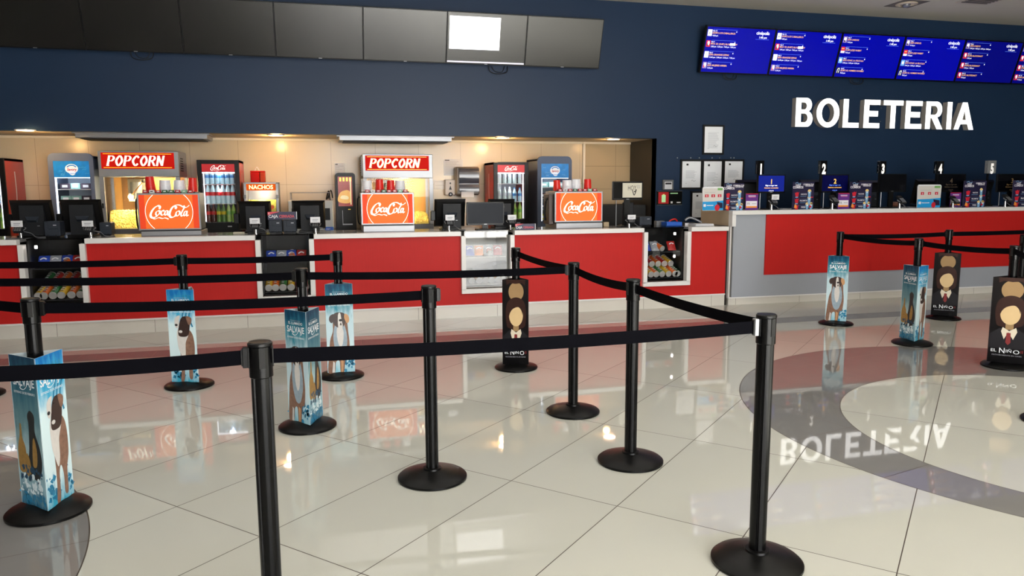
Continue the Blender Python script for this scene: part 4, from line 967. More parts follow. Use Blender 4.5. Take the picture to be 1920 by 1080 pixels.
def cooler(pa, pb, ytop, hd, shelves, ybot, lab, side, rows, sn, lights='l'):
    """hd: header px y range; shelves: px y of shelf edges; rows: bottle kinds"""
    Yf = 10.08; pm = (pa+pb)/2; xa = at(pa, 350, Yf).x; xb = at(pb, 350, Yf).x; w_ = xb-xa; zt = at(pm, ytop, Yf).z
    r = thing('drinks_cooler', lab, 'cooler', (xa, Yf, 0), 0, 'tall glass-door drinks coolers'); D = 0.6
    Z = lambda py: at(pm, py, Yf).z
    m = MB(); t = 0.03
    m.box(0, t, 0.03, D, 0.05, zt, SIDR); m.box(w_-t, w_, 0.03, D, 0.05, zt, SIDR); m.box(0, w_, 0.03, D, zt-t, zt, BLACK); m.box(t, w_-t, D-t, D, 0.05, zt-t, INT); m.box(0, w_, 0.03, D, 0.0, 0.30, BLACK)
    part('cabinet', m, r)
    m = MB(); fb = 0.055; zg0 = Z(ybot); zg1 = Z(hd[0])
    m.box(0, fb, 0, 0.03, 0.3, zt, BLACK, 0.004); m.box(w_-fb, w_, 0, 0.03, 0.3, zt, BLACK, 0.004); m.box(fb, w_-fb, 0, 0.03, zg1, zt, BLACK); m.box(fb, w_-fb, 0, 0.03, 0.3, zg0, BLACK)
    m.box(w_-0.17, w_-0.12, -0.002, 0, zg0-0.06, zg0-0.045, STEEL)
    dr = part('door', m, r)
    m = MB(); m.box(fb, w_-fb, 0.008, 0.012, zg0, Z(hd[1]), GLASS); part('pane', m, dr)
    m = MB(); m.box(fb, w_-fb, 0.004, 0.02, Z(hd[1]), zg1, COKE); cola(m, w_/2, (Z(hd[1])+zg1)/2, (w_-2*fb)*0.5, 0.003, LWT); part('header_sign', m, r, 'red header with white flowing script')
    zs = [zg0]+[Z(y_) for y_ in shelves][::-1]
    for z_ in zs: part('shelf', MB().box(t, w_-t, 0.05, D-t, z_-0.008, z_, WHITEP), r)
    xl = fb+0.008 if lights == 'l' else w_-fb-0.02
    m = MB(); m.box(xl, xl+0.012, 0.03, 0.045, zg0+0.01, Z(hd[1])-0.01, LEDC); part('light_strip', m, r)
    m = MB(); m.box(fb, w_-fb, 0.02, 0.04, Z(hd[1])-0.02, Z(hd[1])-0.005, LEDC); part('light_strip', m, r)
    for k, kinds in enumerate(rows):   # top row first
        z_ = zs[len(rows)-1-k]; n = len(kinds); 
        for j, kd in enumerate(kinds):
            x_ = xa+fb+0.045+(w_-2*fb-0.09)*j/(n-1)
            bottle(kd, (x_, Yf+0.10, z_+0.001), '%s bottle on the %s shelf of the %s' % ({'water': 'small blue-labelled water', 'clear': 'tall red-capped clear', 'brown': 'brown cola', 'green': 'green and yellow', 'lime': 'pale lime', 'pale': 'small pale'}[kd], ('top', 'middle', 'bottom')[k], sn), '%s bottles, %s shelf of the %s' % (kd, ('top', 'middle', 'bottom')[k], sn))
    # side lettering
    m = MB()
    if xa < 0:
        m.T = Matrix.Translation((w_+0.001, 0, 0)) @ Matrix.Rotation(PI/2, 4, 'Z'); m.ribbon([(0.30, zt-0.15), (0.31, zt-0.35), (0.30, zt-0.5)], 0.03, 0, WHITEP); m.ribbon([(0.26, zt-0.75), (0.36, zt-0.7), (0.26, zt-0.65), (0.36, zt-0.6), (0.26, zt-0.58)], 0.02, 0, WHITEP)
    else:
        m.T = Matrix.Translation((-0.001, 0, 0)) @ Matrix.Rotation(-PI/2, 4, 'Z'); m.ribbon([(-0.30, zt-0.15), (-0.31, zt-0.35), (-0.30, zt-0.5)], 0.03, 0, WHITEP)
    part('side_script', m, r)
    point('cooler_lamp', (xa+w_/2, Yf+0.08, Z(hd[1])-0.03), 1.6, (0.86, 0.95, 1.0), 0.04)
    point('cooler_lamp', (xa+w_/2, Yf+0.08, (Z(shelves[0])+Z(shelves[1]))/2+0.05), 1.0, (0.86, 0.95, 1.0), 0.03)
cooler(371, 450, 300, (307.5, 322), (345, 382), 417, 'black-framed drinks cooler left of the nacho warmer', 'r', (['water']*6, ['clear']*6, ['brown', 'brown', 'green', 'green', 'lime', 'lime']), 'left middle cooler')
cooler(926, 991, 304, (309, 323), (344, 378), 411, 'black-framed drinks cooler right of the paper towel box', 'l', (['pale']*5, ['pale', 'pale', 'pale', 'water', 'water'], ['green', 'lime', 'lime', 'lime', 'lime']), 'right cooler', 'r')
cooler(-76, 11, 296, (305, 322), (345, 382), 430, 'black-framed drinks cooler cut off at the left edge', 'r', (['water']*5, ['water']*5, ['lime']*5), 'left edge cooler', 'r')

# ------------------------------------------------------------------ ice cream freezers
FG = mat('freezer_grey', (96, 108, 132), 0.5, var=0.03, spec=0.2); FBL = mat('freezer_sign_blue', (20, 120, 190), 0.35, em=0.35, var=0.5, scale=14)
TUBC = [mat('tub_mint', (130, 170, 165), 0.4, var=0.3, scale=30), mat('tub_dark', (70, 60, 74), 0.4, var=0.5, scale=30), mat('tub_pink', (200, 120, 150), 0.4, var=0.4, scale=30), mat('tub_navy', (60, 90, 130), 0.4, var=0.5, scale=30), mat('tub_yellow', (220, 210, 60), 0.4, var=0.3)]
def freezer(pa, pb, ytop, hd, lab, sn, tubs):
    Yf = 10.08; pm = (pa+pb)/2; xa = at(pa, 350, Yf).x; xb = at(pb, 350, Yf).x; w_ = xb-xa; zt = at(pm, ytop, Yf).z; Z = lambda py: at(pm, py, Yf).z
    r = thing('ice_cream_freezer', lab, 'freezer', (xa, Yf, 0), 0, 'grey upright ice cream freezers'); D = 0.6; rc = 0.07
    out = [(0, 0.03)]+[(w_, 0.03)]+[(w_-rc+rc*math.cos(a), zt-rc+rc*math.sin(a)) for a in [PI/2*i/6 for i in range(7)]]+[(rc-rc*math.sin(a), zt-rc+rc*math.cos(a)) for a in [PI/2*i/6 for i in range(7)]]
    fx0, fx1 = 0.055, w_-0.045; zg0 = 1.02; zg1 = Z(hd[0])
    m = MB()   # front frame with opening
    loops = [[Vector((a, b, 0)) for a, b in out], [Vector(p) for p in ((fx0, zg0, 0), (fx1, zg0, 0), (fx1, zg1, 0), (fx0, zg1, 0))]]
    tr = tessellate_polygon(loops); fl_ = [(p.x, p.y) for l in loops for p in l]
    m.add([(a, 0, b) for a, b in fl_], [tuple(t_) for t_ in tr], FG); m.add([(a, 0.05, b) for a, b in fl_], [tuple(t_) for t_ in tr], FG)
    n = len(out); m.add([(a, 0, b) for a, b in out]+[(a, 0.05, b) for a, b in out], [(i, (i+1) % n, (i+1) % n+n, i+n) for i in range(n)], FG)
    part('door_frame', m, r)
    m = MB(); m.box(0.01, 0.04, 0.05, D, 0, zt-0.04, FG); m.box(w_-0.04, w_-0.01, 0.05, D, 0, zt-0.04, FG); m.box(0.01, w_-0.01, 0.05, D, zt-0.06, zt-0.03, FG); m.box(0.04, w_-0.04, D-0.03, D, 0, zt-0.06, INT); m.box(0.03, w_-0.03, 0.05, D-0.03, 0.0, zg0, FG)
    part('cabinet', m, r)
    m = MB(); m.box(fx0, fx1, 0.004, 0.02, Z(hd[1]), zg1, FBL)
    cx, cz = (fx0+fx1)/2, (Z(hd[1])+zg1)/2; hh = (zg1-Z(hd[1]))
    BW = mat('badge_white', (235, 236, 240), 0.5, em=0.3, spec=0.1)
    m.ell(cx, cz+hh*0.02, hh*0.37, hh*0.30, 0.0034, BW, 28); m.ell(cx+hh*0.03, cz-hh*0.24, hh*0.17, hh*0.15, 0.0034, BW, 20)
    m.ribbon([(cx-hh*0.26, cz+hh*0.12), (cx-hh*0.1, cz+hh*0.22), (cx+hh*0.12, cz+hh*0.22), (cx+hh*0.27, cz+hh*0.12)], hh*0.07, 0.0028, FBL)
    m.text('Savory', cx, cz-hh*0.10, 0.0022, hh*0.23, mat('badge_red', (190, 20, 40), 0.5), 0.03, 0.2, align='CENTER', sx=0.85)
    m.text('helados', cx+hh*0.04, cz-hh*0.30, 0.0022, hh*0.10, FBL, 0.02, 0.2, align='CENTER')
    rr = random.Random(int(pa))
    for _ in range(12):
        a, b = rr.uniform(fx0+0.02, fx1-0.05), rr.uniform(Z(hd[1])+0.01, zg1-0.03)
        if abs(a-cx) > hh*0.36: m.ribbon([(a, b), (a+0.012, b+0.012), (a+0.03, b+0.004), (a+0.04, b+0.016)], 0.003, 0.0035, mat('pale_blue_print', (120, 190, 230), 0.4))
    part('header_sign', m, r, 'blue header with round white badge')
    m = MB(); m.box(fx0, fx1, 0.01, 0.014, zg0, Z(hd[1]), GLASS); part('pane', m, r)
    m = MB(); m.box(fx0+0.002, fx0+0.018, 0.02, 0.035, zg0, Z(hd[1])-0.005, LEDC); m.box(fx0, fx1, 0.02, 0.035, Z(hd[1])-0.012, Z(hd[1])-0.004, LEDC); part('light_strip', m, r)
    k = 0
    for zi, z_ in enumerate((zg0+0.02, zg0+0.17, zg0+0.32, zg0+0.47)):
        if z_ > Z(hd[1])-0.1: continue
        part('shelf', MB().box(0.04, w_-0.04, 0.06, D-0.03, z_-0.008, z_, WHITEP), r)
        for j in range(3):
            tm = TUBC[tubs[k % len(tubs)]]; k += 1
            b = MB(); b.box(-0.055, 0.055, -0.05, 0.05, 0, 0.07, tm, 0.006); bo = link('ice_cream_box', b)
            bo.location = (xa+0.13+(w_-0.26)*j/2, Yf+0.16, z_+0.001); bo['category'] = 'box'; bo['label'] = '%s ice cream box, %s on the %s shelf of the %s' % (('pale green', 'dark', 'pink', 'navy', 'yellow')[TUBC.index(tm)], ('left', 'middle', 'right')[j], ('bottom', 'second', 'third', 'top')[zi], sn); bo['group'] = 'boxes in the %s' % sn
            bb = MB(); bb.box(-0.03, 0.03, -0.0512, -0.0502, 0.02, 0.05, WHITEP); part('printed_label', bb, bo)
    point('freezer_lamp', (xa+w_/2, Yf+0.07, Z(hd[1])-0.03), 1.6, (0.9, 0.96, 1.0), 0.04)
freezer(93, 178, 287, (302, 332), 'grey rounded ice cream freezer left of the left popcorn machine', 'left freezer', (3, 3, 2, 3, 0, 2, 0, 0, 1, 1, 0, 1))
freezer(1008, 1072, 293, (307, 333), 'grey rounded ice cream freezer behind the right drinks dispenser', 'right freezer', (4, 4, 4, 3, 3, 1, 1, 0, 3, 0, 0, 0))

# ------------------------------------------------------------------ small machines on the back counter
def put(px0, px1, py0, py1, Y):
    """x0,x1,z1,z0 of a pixel box at depth Y"""
    pm = (px0+px1)/2; mid = (py0+py1)/2
    return at(px0, mid, Y).x, at(px1, mid, Y).x, at(pm, py0, Y).z, at(pm, py1, Y).z
x0, x1, z1, z0 = put(458, 523, 342, 420, 10.1); w_ = x1-x0; z0 = 0.94; H_ = z1-z0
r = thing('nacho_warmer', 'lit nacho warmer cabinet with orange header under a red box', 'food warmer', (x0, 10.1, z0), 0)
m = MB(); m.box(0, 0.03, 0, 0.4, 0, H_, STEEL, 0.003); m.box(w_-0.03, w_, 0, 0.4, 0, H_, STEEL, 0.003); m.box(0, w_, 0, 0.4, H_-0.015, H_, STEEL); m.box(0, w_, 0.38, 0.4, 0, H_, STEEL); m.box(0, w_, 0, 0.4, 0, 0.06, STEEL); part('cabinet', m, r)
m = MB(); m.box(0.035, w_-0.035, -0.004, 0.02, H_-0.10, H_-0.02, mat('warmer_sign_orange', (226, 90, 14), 0.6, spec=0.1, em=0.35))
m.text('NACHOS', w_/2, H_-0.084, -0.0052, 0.072, mat('warmer_sign_yellow', (255, 240, 170), 0.6, em=1.6), 0.02, align='CENTER', sx=0.98); part('header_sign', m, r)
m = MB(); m.box(0.03, w_-0.03, 0.006, 0.010, 0.06, H_-0.1, GLASS); part('front_glass', m, r)
for z_ in (0.24,): part('shelf', MB().box(0.03, w_-0.03, 0.03, 0.37, z_, z_+0.01, STEEL), r)
part('hinge', MB().box(-0.005, 0.03, -0.01, 0.0, H_-0.2, H_-0.155, STEELD, 0.002), r); part('hinge', MB().box(w_-0.03, w_+0.005, -0.01, 0.0, H_-0.2, H_-0.155, STEELD, 0.002), r)
NB = mat('nacho_pack', (240, 220, 120), 0.5, var=0.4, scale=18); NB2 = mat('nacho_pack_lettuce', (200, 200, 90), 0.5, var=0.6, scale=22)
for k in range(6):
    col_, row_ = k % 3, k//3; b = MB(); mt = NB if (k+row_) % 2 else NB2; hh = 0.15 if row_ else 0.13
    b.add([(-0.055, 0, 0), (0.055, 0, 0), (0.06, 0.05, hh), (-0.06, 0.05, hh), (-0.05, 0.09, 0), (0.05, 0.09, 0), (0.05, 0.11, hh*0.9), (-0.05, 0.11, hh*0.9)], [(0, 1, 2, 3), (4, 7, 6, 5), (0, 3, 7, 4), (1, 5, 6, 2), (3, 2, 6, 7), (0, 4, 5, 1)], mt)
    b.flat([(-0.035, 0.03), (0, 0.02), (0.035, 0.05), (0.02, 0.08), (-0.03, 0.07)], -0.001, mat('nacho_print', (190, 90, 40), 0.5), True)
    solo('nacho_pack', b, '%s nacho pack, %s on the %s of the warmer' % ('yellow' if mt is NB else 'greenish', ('left', 'middle', 'right')[col_], 'upper shelf' if row_ else 'floor'), 'food pack', (x0+0.10+(w_-0.2)*col_/2, 10.19, z0+(0.255 if row_ else 0.065)), group='nacho packs in the warmer')
point('warmer_lamp', (x0+w_/2, 10.14, z1-0.13), 4.0, (1, 0.86, 0.55), 0.03)
x0b, x1b, z1b, _ = put(470, 497, 320.5, 341, 10.25)
m = MB(); w2 = x1b-x0b; m.box(0, w2*0.62, 0, 0.16, 0, z1b-z1-0.02, mat('red_acrylic', (186, 20, 14), 0.5, spec=0.1), 0.006); m.box(w2*0.66, w2, 0, 0.16, 0, z1b-z1-0.02, mat('orange_acrylic', (180, 64, 36), 0.5, spec=0.1), 0.006); m.box(0, w2, 0.0, 0.16, z1b-z1-0.02, z1b-z1, mat('red_acrylic', (186, 20, 14), 0.5, spec=0.1), 0.004); m.tube([(w2*0.3, 0.08, z1b-z1), (w2*0.45, 0.08, z1b-z1+0.05), (w2*0.6, 0.08, z1b-z1)], 0.004, WHITEP)
solo('napkin_box', m, 'red plastic box standing on the nacho warmer', 'box', (x0b, 10.2, z1))
x0, x1, z1, z0 = put(541, 625, 376, 426, 10.1); w_ = x1-x0; z0 = 0.94; H_ = z1-z0
r = thing('counter_oven', 'pale grey counter oven with a wire rack on top', 'oven', (x0, 10.1, z0), 0)
m = MB(); m.box(0, w_, 0, 0.45, 0.0, H_, mat('oven_grey', (186, 188, 186), 0.35), 0.008); m.box(0.04, w_-0.04, -0.004, 0, H_*0.35, H_-0.1, CHARC); part('body', m, r)
part('handle', MB().box(w_*0.36, w_*0.6, -0.02, 0, H_-0.045, H_-0.02, BLACK, 0.003), r)
m = MB()
for x_ in (0.03, w_-0.03): m.tube([(x_, 0.03, H_), (x_, 0.03, H_+0.10), (x_, 0.38, H_+0.10), (x_, 0.38, H_)], 0.005, STEEL, sm=False)
for y_ in (0.03, 0.2, 0.38): m.tube([(0.03, y_, H_+0.10), (w_-0.03, y_, H_+0.10)], 0.004, STEEL, sm=False)
part('wire_rack', m, r)
part('power_plug', MB().tube([(w_-0.06, 0.1, H_+0.02), (w_-0.02, 0.1, H_+0.13), (w_+0.0, 0.08, H_+0.03)], 0.008, BLACK).tube([(w_-0.08, 0.1, H_+0.01), (w_-0.05, 0.08, H_+0.12), (w_-0.03, 0.09, H_+0.0)], 0.01, BLACK), r)
m = MB(); m.box(w_*0.80, w_*0.99, -0.03, -0.005, 0.0, 0.05, BLUEP, 0.004); m.text('pagos', w_*0.83, 0.018, -0.0305, 0.022, WHITEP, 0.01)
solo('blue_box', m, 'small blue box in front of the pale oven', 'box', (x0, 10.1, z0))
x0, x1, z1, z0 = put(630, 667, 324, 423, 10.12); w_ = x1-x0; z0 = 0.94; H_ = z1-z0
r = thing('hot_drinks_machine', 'slim black rounded machine with a lit food poster front', 'drinks machine', (x0, 10.12, z0), 0)
rc = 0.04; ou = [(0, 0), (w_, 0)]+[(w_-rc+rc*math.cos(a), H_-rc+rc*math.sin(a)) for a in [PI/2*i/6 for i in range(7)]]+[(rc-rc*math.sin(a), H_-rc+rc*math.cos(a)) for a in [PI/2*i/6 for i in range(7)]]
part('body', MB().prism(ou, 0, 0.42, BLACK), r)
m = MB(); a0, a1, b0, b1 = 0.03, w_-0.04, H_*0.42, H_-0.05
m.rect(a0, a1, b0, b1, -0.001, mat('food_poster_red', (150, 50, 40), 0.3, em=0.4, var=0.4, scale=14))
m.flat([(a0, b0+0.06), (a1-0.03, b0+0.05), (a1-0.04, b0+0.2), (a0+0.03, b0+0.18)], -0.0016, mat('food_poster_gold', (226, 170, 80), 0.3, em=0.5, var=0.4, scale=20), True)
m.flat([(a0+0.03, b0+0.1), (a1-0.06, b0+0.09), (a1-0.06, b0+0.13), (a0+0.05, b0+0.14)], -0.002, mat('food_poster_cream', (240, 220, 170), 0.3, em=0.5), True)
for k in range(4): m.rect(a0+0.02+k*0.042, a0+0.045+k*0.042, b1-0.06, b1-0.01, -0.0022, mat('food_poster_yellow', (250, 210, 70), 0.3, em=0.8))
m.rect(a1-0.03, a1-0.015, b0+0.02, b1-0.03, -0.0024, mat('food_poster_cream', (240, 220, 170), 0.3, em=0.5)); part('lit_poster', m, r)
m = MB(); m.box(w_*0.3, w_*0.32, -0.01, 0, 0.08, 0.26, STEEL); m.box(w_*0.3, w_*0.8, -0.03, 0.0, 0.07, 0.085, STEEL); m.box(w_*0.6, w_*0.72, -0.004, 0, H_*0.36, H_*0.37, mat('food_poster_yellow', (250, 210, 70), 0.3, em=0.8)); part('cup_tray', m, r)

# wall-mounted things in the alcove
def sheet(px0, px1, py0, py1, label, lines, hdr=True, Y=YB-0.004):
    x0, x1, z1, z0 = put(px0, px1, py0, py1, Y); w_, h_ = x1-x0, z1-z0; m = MB(); m.box(0, w_, -0.002, 0, 0, h_, PAPER)
    if hdr: m.rect(w_*0.06, w_*0.3, h_*0.91, h_*0.96, -0.0026, INK)
    rr = random.Random(int(px0))
    for k in range(lines):
        z_ = h_*(0.85-0.78*k/lines); m.rect(w_*0.08, w_*rr.uniform(0.4, 0.92), z_-0.003, z_, -0.0026, INKG)
    solo('notice_sheet', m, label, 'notice', (x0, Y, z0))
sheet(628, 647, 306, 340, 'white notice on the wall above the black poster machine', 8)
sheet(832, 868, 298.5, 329, 'white printed sheet on the wall above the soap dispenser', 12)
sheet(814, 838, 338, 355, 'pale sheet on the wall beside the soap dispenser', 2, False)
x0, x1, z1, z0 = put(834.5, 854.5, 336.5, 369, YB-0.1); w_, h_ = x1-x0, z1-z0
r = thing('soap_dispenser', 'small silver grey soap dispenser on the alcove wall', 'dispenser', (x0, YB-0.1, z0), 0)
part('case', MB().box(0, w_, 0, 0.098, 0.02, h_, mat('soap_grey', (176, 170, 172), 0.35), 0.01), r); part('push_button', MB().cyl((w_/2, -0.012, 0.035), (w_/2, 0.01, 0.035), 0.03, CHARC, 20).cyl((w_/2, -0.014, 0.035), (w_/2, -0.012, 0.035), 0.012, STEEL, 12), r)
part('pictogram', MB().flat([(w_/2-0.02, 0.10), (w_/2, 0.16), (w_/2+0.02, 0.10)], -0.001, CHARC2).ell(w_/2, 0.19, 0.01, 0.014, -0.001, CHARC2), r)
x0, x1, z1, z0 = put(856, 901, 312.5, 366, YB-0.24); w_, h_ = x1-x0, z1-z0
r = thing('paper_towel_dispenser', 'large smoky grey paper towel dispenser on the alcove wall', 'dispenser', (x0, YB-0.24, z0), 0)
TC = mat('smoky_blue_plastic', (62, 68, 84), 0.18, var=0.1, coat=0.5)
part('case', MB().box(0, w_, 0.06, 0.238, 0.0, h_, mat('taupe_plastic', (104, 94, 86), 0.35), 0.02), r)
cv = MB(); pr = [(0.0, 0.05), (-0.0, 0.10), (0.02, 0.16), (0.0, 0.2), (-0.01, 0.26), (0.0, h_-0.06), (0.05, h_-0.02)]
V = []
for y_, z_ in smooth([(a, b) for a, b in pr], 5): V += [(0.04, y_, z_), (w_-0.02, y_, z_)]
F = [(2*i, 2*i+1, 2*i+3, 2*i+2) for i in range(len(V)//2-1)]; cv.add(V, F, TC)
n_ = len(V)//2; cv.add([(0.04, 0.07, V[0][2])]+[V[2*i] for i in range(n_)]+[(0.04, 0.07, V[-1][2])], [tuple(range(n_+2))], TC); cv.add([(w_-0.02, 0.07, V[0][2])]+[V[2*i+1] for i in range(n_)]+[(w_-0.02, 0.07, V[-1][2])], [tuple(range(n_+2))], TC)
part('cover', cv, r, 'dark smoky front cover'); part('paper', MB().box(0.07, w_-0.09, 0.03, 0.032, -0.03, 0.05, PAPER), r)
# ------------------------------------------------------------------ drinks dispensers on the snack counter
ORG = mat('dispenser_panel_orange', (240, 110, 44), 0.5, spec=0.2, em=0.42, var=0.02, scale=1.5); ORE = mat('dispenser_panel_backlight_falloff', (226, 70, 34), 0.5, spec=0.2, em=0.38, var=0.02)  # redder edge colour paints the backlight fading away from the panel's middle
SCW = mat('dispenser_script_white', (255, 246, 236), 0.3, em=0.7)
TAGC = [mat('tag_red', (170, 24, 30), 0.4), mat('tag_white', (220, 220, 220), 0.4), mat('tag_green', (40, 90, 50), 0.4), mat('tag_mint', (120, 170, 140), 0.4), mat('tag_dark', (40, 10, 14), 0.4)]
cupm = {}
for key, rgb, rt, rb, hh in (('red', (216, 34, 26), 0.046, 0.041, 0.10), ('white', (226, 226, 232), 0.057, 0.054, 0.075)):
    mt = mat('cup_'+key, rgb, 0.35, var=0.04); b = MB(); b.lathe([(rt-0.002, 0.0), (rt+0.003, 0.0), (rt+0.003, 0.006), (rt, 0.008), (rb, hh-0.004), (rb-0.004, hh), (0, hh)], mt, 28); cupm[key] = b.mesh('cup')
def dispenser(pa, pb, ytop, ymid, lab, sn, tags, stacks, side=1):
    Y = 8.60; pm = (pa+pb)/2; xa = at(pa, 400, Y).x; xb = at(pb, 400, Y).x; w_ = xb-xa; zt = at(pm, ytop, Y).z-ZT; zm = at(pm, ymid, Y).z-ZT
    r = thing('drinks_dispenser', lab, 'drinks dispenser', (xa, Y, ZT), 0, 'soft drink dispensers on the snack counter')
    m = MB(); m.box(0.012, w_-0.012, 0.02, 0.42, zm, zt, STEELD, 0.004); part('tower', m, r)
    m = MB(); m.box(0.0, w_, 0.0, 0.025, zm-0.002, zt, STEEL, 0.004); part('panel_frame', m, r)
    m = MB(); a0, a1, b0, b1 = 0.018, w_-0.018, zm+0.014, zt-0.018
    m.rect(a0, a1, b0, b1, -0.001, ORE); m.rect(a0+0.055, a1-0.055, b0, b1, -0.0015, ORG)
    cx, cz, R_ = w_/2, (b0+b1)/2, 0.232; lim = math.asin(min(0.999, ((b1-b0)/2)/R_))
    for sgn in (0, PI):
        m.ribbon([(cx+R_*math.cos(sgn-lim+2*lim*i/16), cz+R_*math.sin(sgn-lim+2*lim*i/16)) for i in range(17)], 0.006, -0.002, SCW, sm=False)
    cola(m, cx+0.005, cz+0.0, 0.415, -0.0026, SCW); part('lit_panel', m, r, 'glowing orange panel with white flowing script')
    m = MB(); m.box(0.02, w_-0.0, 0.0, 0.45, 0.0, zm-0.012, STEEL, 0.004); m.box(0.02, w_-0.012, 0.012, 0.4, zm-0.012, zm, CHARC); part('drip_base', m, r)
    m = MB(); m.box(0.05, w_-0.05, 0.05, 0.40, zt, zt+0.012, CHARC); part('top_tray', m, r)
    m = MB(); n = len(tags)
    for k, c_ in enumerate(tags):
        x_ = 0.055+(w_-0.11)*k/n; m.box(x_, x_+(w_-0.11)/n-0.012, 0.03, 0.05, zt, zt+0.032, TAGC[c_], 0.002)
        m.box(x_+0.012, x_+(w_-0.11)/n-0.026, 0.0294, 0.03, zt+0.012, zt+0.022, TAGC[1] if c_ != 1 else TAGC[4])
    part('flavour_tags', m, r, 'row of small coloured flavour tags')
    m = MB()
    if side < 0: m.tube([(-0.01, 0.12, zt-0.08), (-0.07, 0.12, zt-0.10), (-0.09, 0.12, zm+0.12), (-0.08, 0.12, zm+0.02)], 0.014, BLACK); m.box(-0.05, 0.012, 0.08, 0.3, zm-0.03, zt-0.03, mat('brown_side_panel', (70, 54, 48), 0.4), 0.006)
    else: m.tube([(-0.002, 0.1, zt-0.05), (-0.03, 0.1, zt-0.08), (-0.03, 0.1, zm+0.05), (-0.002, 0.1, zm)], 0.008, BLACK)
    part('side_hose', m, r)
    for k, (p0, p1, yt, colr) in enumerate(stacks):
        x_ = at((p0+p1)/2, 350, Y+0.12).x; z_ = ZT+zt+0.013; top = at((p0+p1)/2, yt, Y+0.12).z
        hc = 0.10 if colr == 'red' else 0.075; stp = 0.012; n = max(1, int((top-z_-hc)/stp)+1)
        lean = {0: 0.09, 3: -0.03}.get(k, 0.0) if colr == 'red' else 0.0
        if side < 0: lean = -lean if k else 0.06
        for q in range(n):
            o = link('cup', cupm[colr]); o.location = (x_-lean*q*stp*1.0, Y+0.14, z_+q*stp); o.rotation_euler = (0, -lean*0.6, 0)
            o['label'] = 'upside-down %s cup in the %s stack on the %s dispenser' % (colr, ('leftmost', 'second', 'third', 'rightmost')[k], sn); o['category'] = 'cup'; o['group'] = '%s cups in the %s stack on the %s dispenser' % (colr, ('leftmost', 'second', 'third', 'rightmost')[k], sn)
dispenser(258, 376, 362, 431, 'drinks dispenser with glowing orange panel before the white-lettered popcorn machine', 'left', (0, 1, 0, 2, 2, 0, 3, 0), ((273, 292, 330, 'red'), (298, 320, 336, 'white'), (325, 346, 336, 'white'), (352, 369, 332, 'red')))
dispenser(677, 777, 361, 421, 'drinks dispenser with glowing orange panel before the yellow-lettered popcorn machine', 'middle', (0, 1, 0, 2, 0, 0, 3, 0), ((680, 697, 337, 'white'), (704, 720, 336, 'red'), (725, 741, 337, 'red'), (742, 759, 337, 'white')))
dispenser(1040, 1130, 359, 416, 'drinks dispenser with glowing orange panel at the right end of the counter', 'right', (0, 1, 0, 2, 0, 0, 3, 0), ((1038, 1053, 336, 'red'), (1056, 1072, 337, 'white'), (1073, 1089, 334, 'white'), (1095, 1111, 334, 'red')), -1)

# ------------------------------------------------------------------ cash register screens, printers, readers
def pos_screen(pa, pb, ytop, Y, lab, zbase=ZT, cw=0.5, flap=True, rz=0.0):
    pm = (pa+pb)/2; xa = at(pa, 405, Y).x; xb = at(pb, 405, Y).x; w_ = xb-xa; H_ = at(pm, ytop, Y).z-zbase
    r = thing('register_screen', lab, 'cash register screen', ((xa+xb)/2, Y, zbase), rz, 'cash register screens seen from behind'); hw = w_/2
    m = MB(); bz = H_*0.10   # tilted screen shell: back towards the customers
    def sh(z): return 0.06-0.10*(z/H_)
    m.add([(-hw, sh(bz)+0.03, bz), (hw, sh(bz)+0.03, bz), (hw, sh(H_)+0.03, H_), (-hw, sh(H_)+0.03, H_), (-hw+0.02, sh(bz)-0.01, bz+0.015), (hw-0.02, sh(bz)-0.01, bz+0.015), (hw-0.02, sh(H_)-0.01, H_-0.03), (-hw+0.02, sh(H_)-0.01, H_-0.03)],
          [(0, 1, 2, 3), (4, 7, 6, 5), (0, 4, 5, 1), (1, 5, 6, 2), (2, 6, 7, 3), (3, 7, 4, 0)], BLACK); part('screen_shell', m, r)
    m = MB(); m.rect(-hw+0.012, hw-0.012, 0, 0.01, 0, SCRB)
    m = MB(); c0, c1 = -hw*cw, hw*(cw+0.14); zt_ = H_-0.055
    m.add([(c0, -0.06, 0.02), (c1, -0.06, 0.02), (c1, sh(zt_)-0.03, zt_), (c0, sh(zt_)-0.03, zt_), (c0, 0.05, 0.02), (c1, 0.05, 0.02), (c1, sh(zt_)+0.01, zt_), (c0, sh(zt_)+0.01, zt_)],
          [(0, 1, 2, 3), (4, 7, 6, 5), (0, 4, 5, 1), (1, 5, 6, 2), (2, 6, 7, 3), (3, 7, 4, 0)], CHARC)
    yb = lambda z: -0.06+(sh(zt_)-0.03+0.06)*(z-0.02)/(zt_-0.02)
    z1 = H_*0.56; z2 = H_*0.46; q0, q1 = -hw*0.25, hw*0.42
    m.add([(q0, yb(z1)-0.001, z1), (q1, yb(z1)-0.001, z1), (q1-0.03, yb(z2)-0.035, z2), (q0+0.03, yb(z2)-0.035, z2), (q0+0.02, yb(z2-0.02)-0.001, z2-0.02), (q1-0.02, yb(z2-0.02)-0.001, z2-0.02)], [(0, 1, 2, 3), (3, 2, 5, 4), (0, 3, 4), (1, 5, 2)], CHARC2)
    m.box(-0.025, 0.02, yb(H_*0.82)-0.002, yb(H_*0.82), H_*0.82, H_*0.84, SLOTM); m.box(hw*0.3, hw*0.42, yb(H_*0.3)-0.003, yb(H_*0.3), H_*0.30, H_*0.315, STEEL)
    part('back_housing', m, r, 'charcoal back housing')
    m = MB(); m.box(-hw*0.62, hw*0.62, -0.10, 0.14, 0, 0.022, BLACK, 0.004); part('foot', m, r)
    if flap:
        m = MB(); m.box(-hw-0.045, -hw+0.01, 0.0, 0.05, H_*0.30, H_*0.62, BLACK, 0.006); part('card_slot', m, r)
    return r
YM = 8.80
pos_screen(20, 100, 375, YM, 'register screen at the far left end of the snack counter')
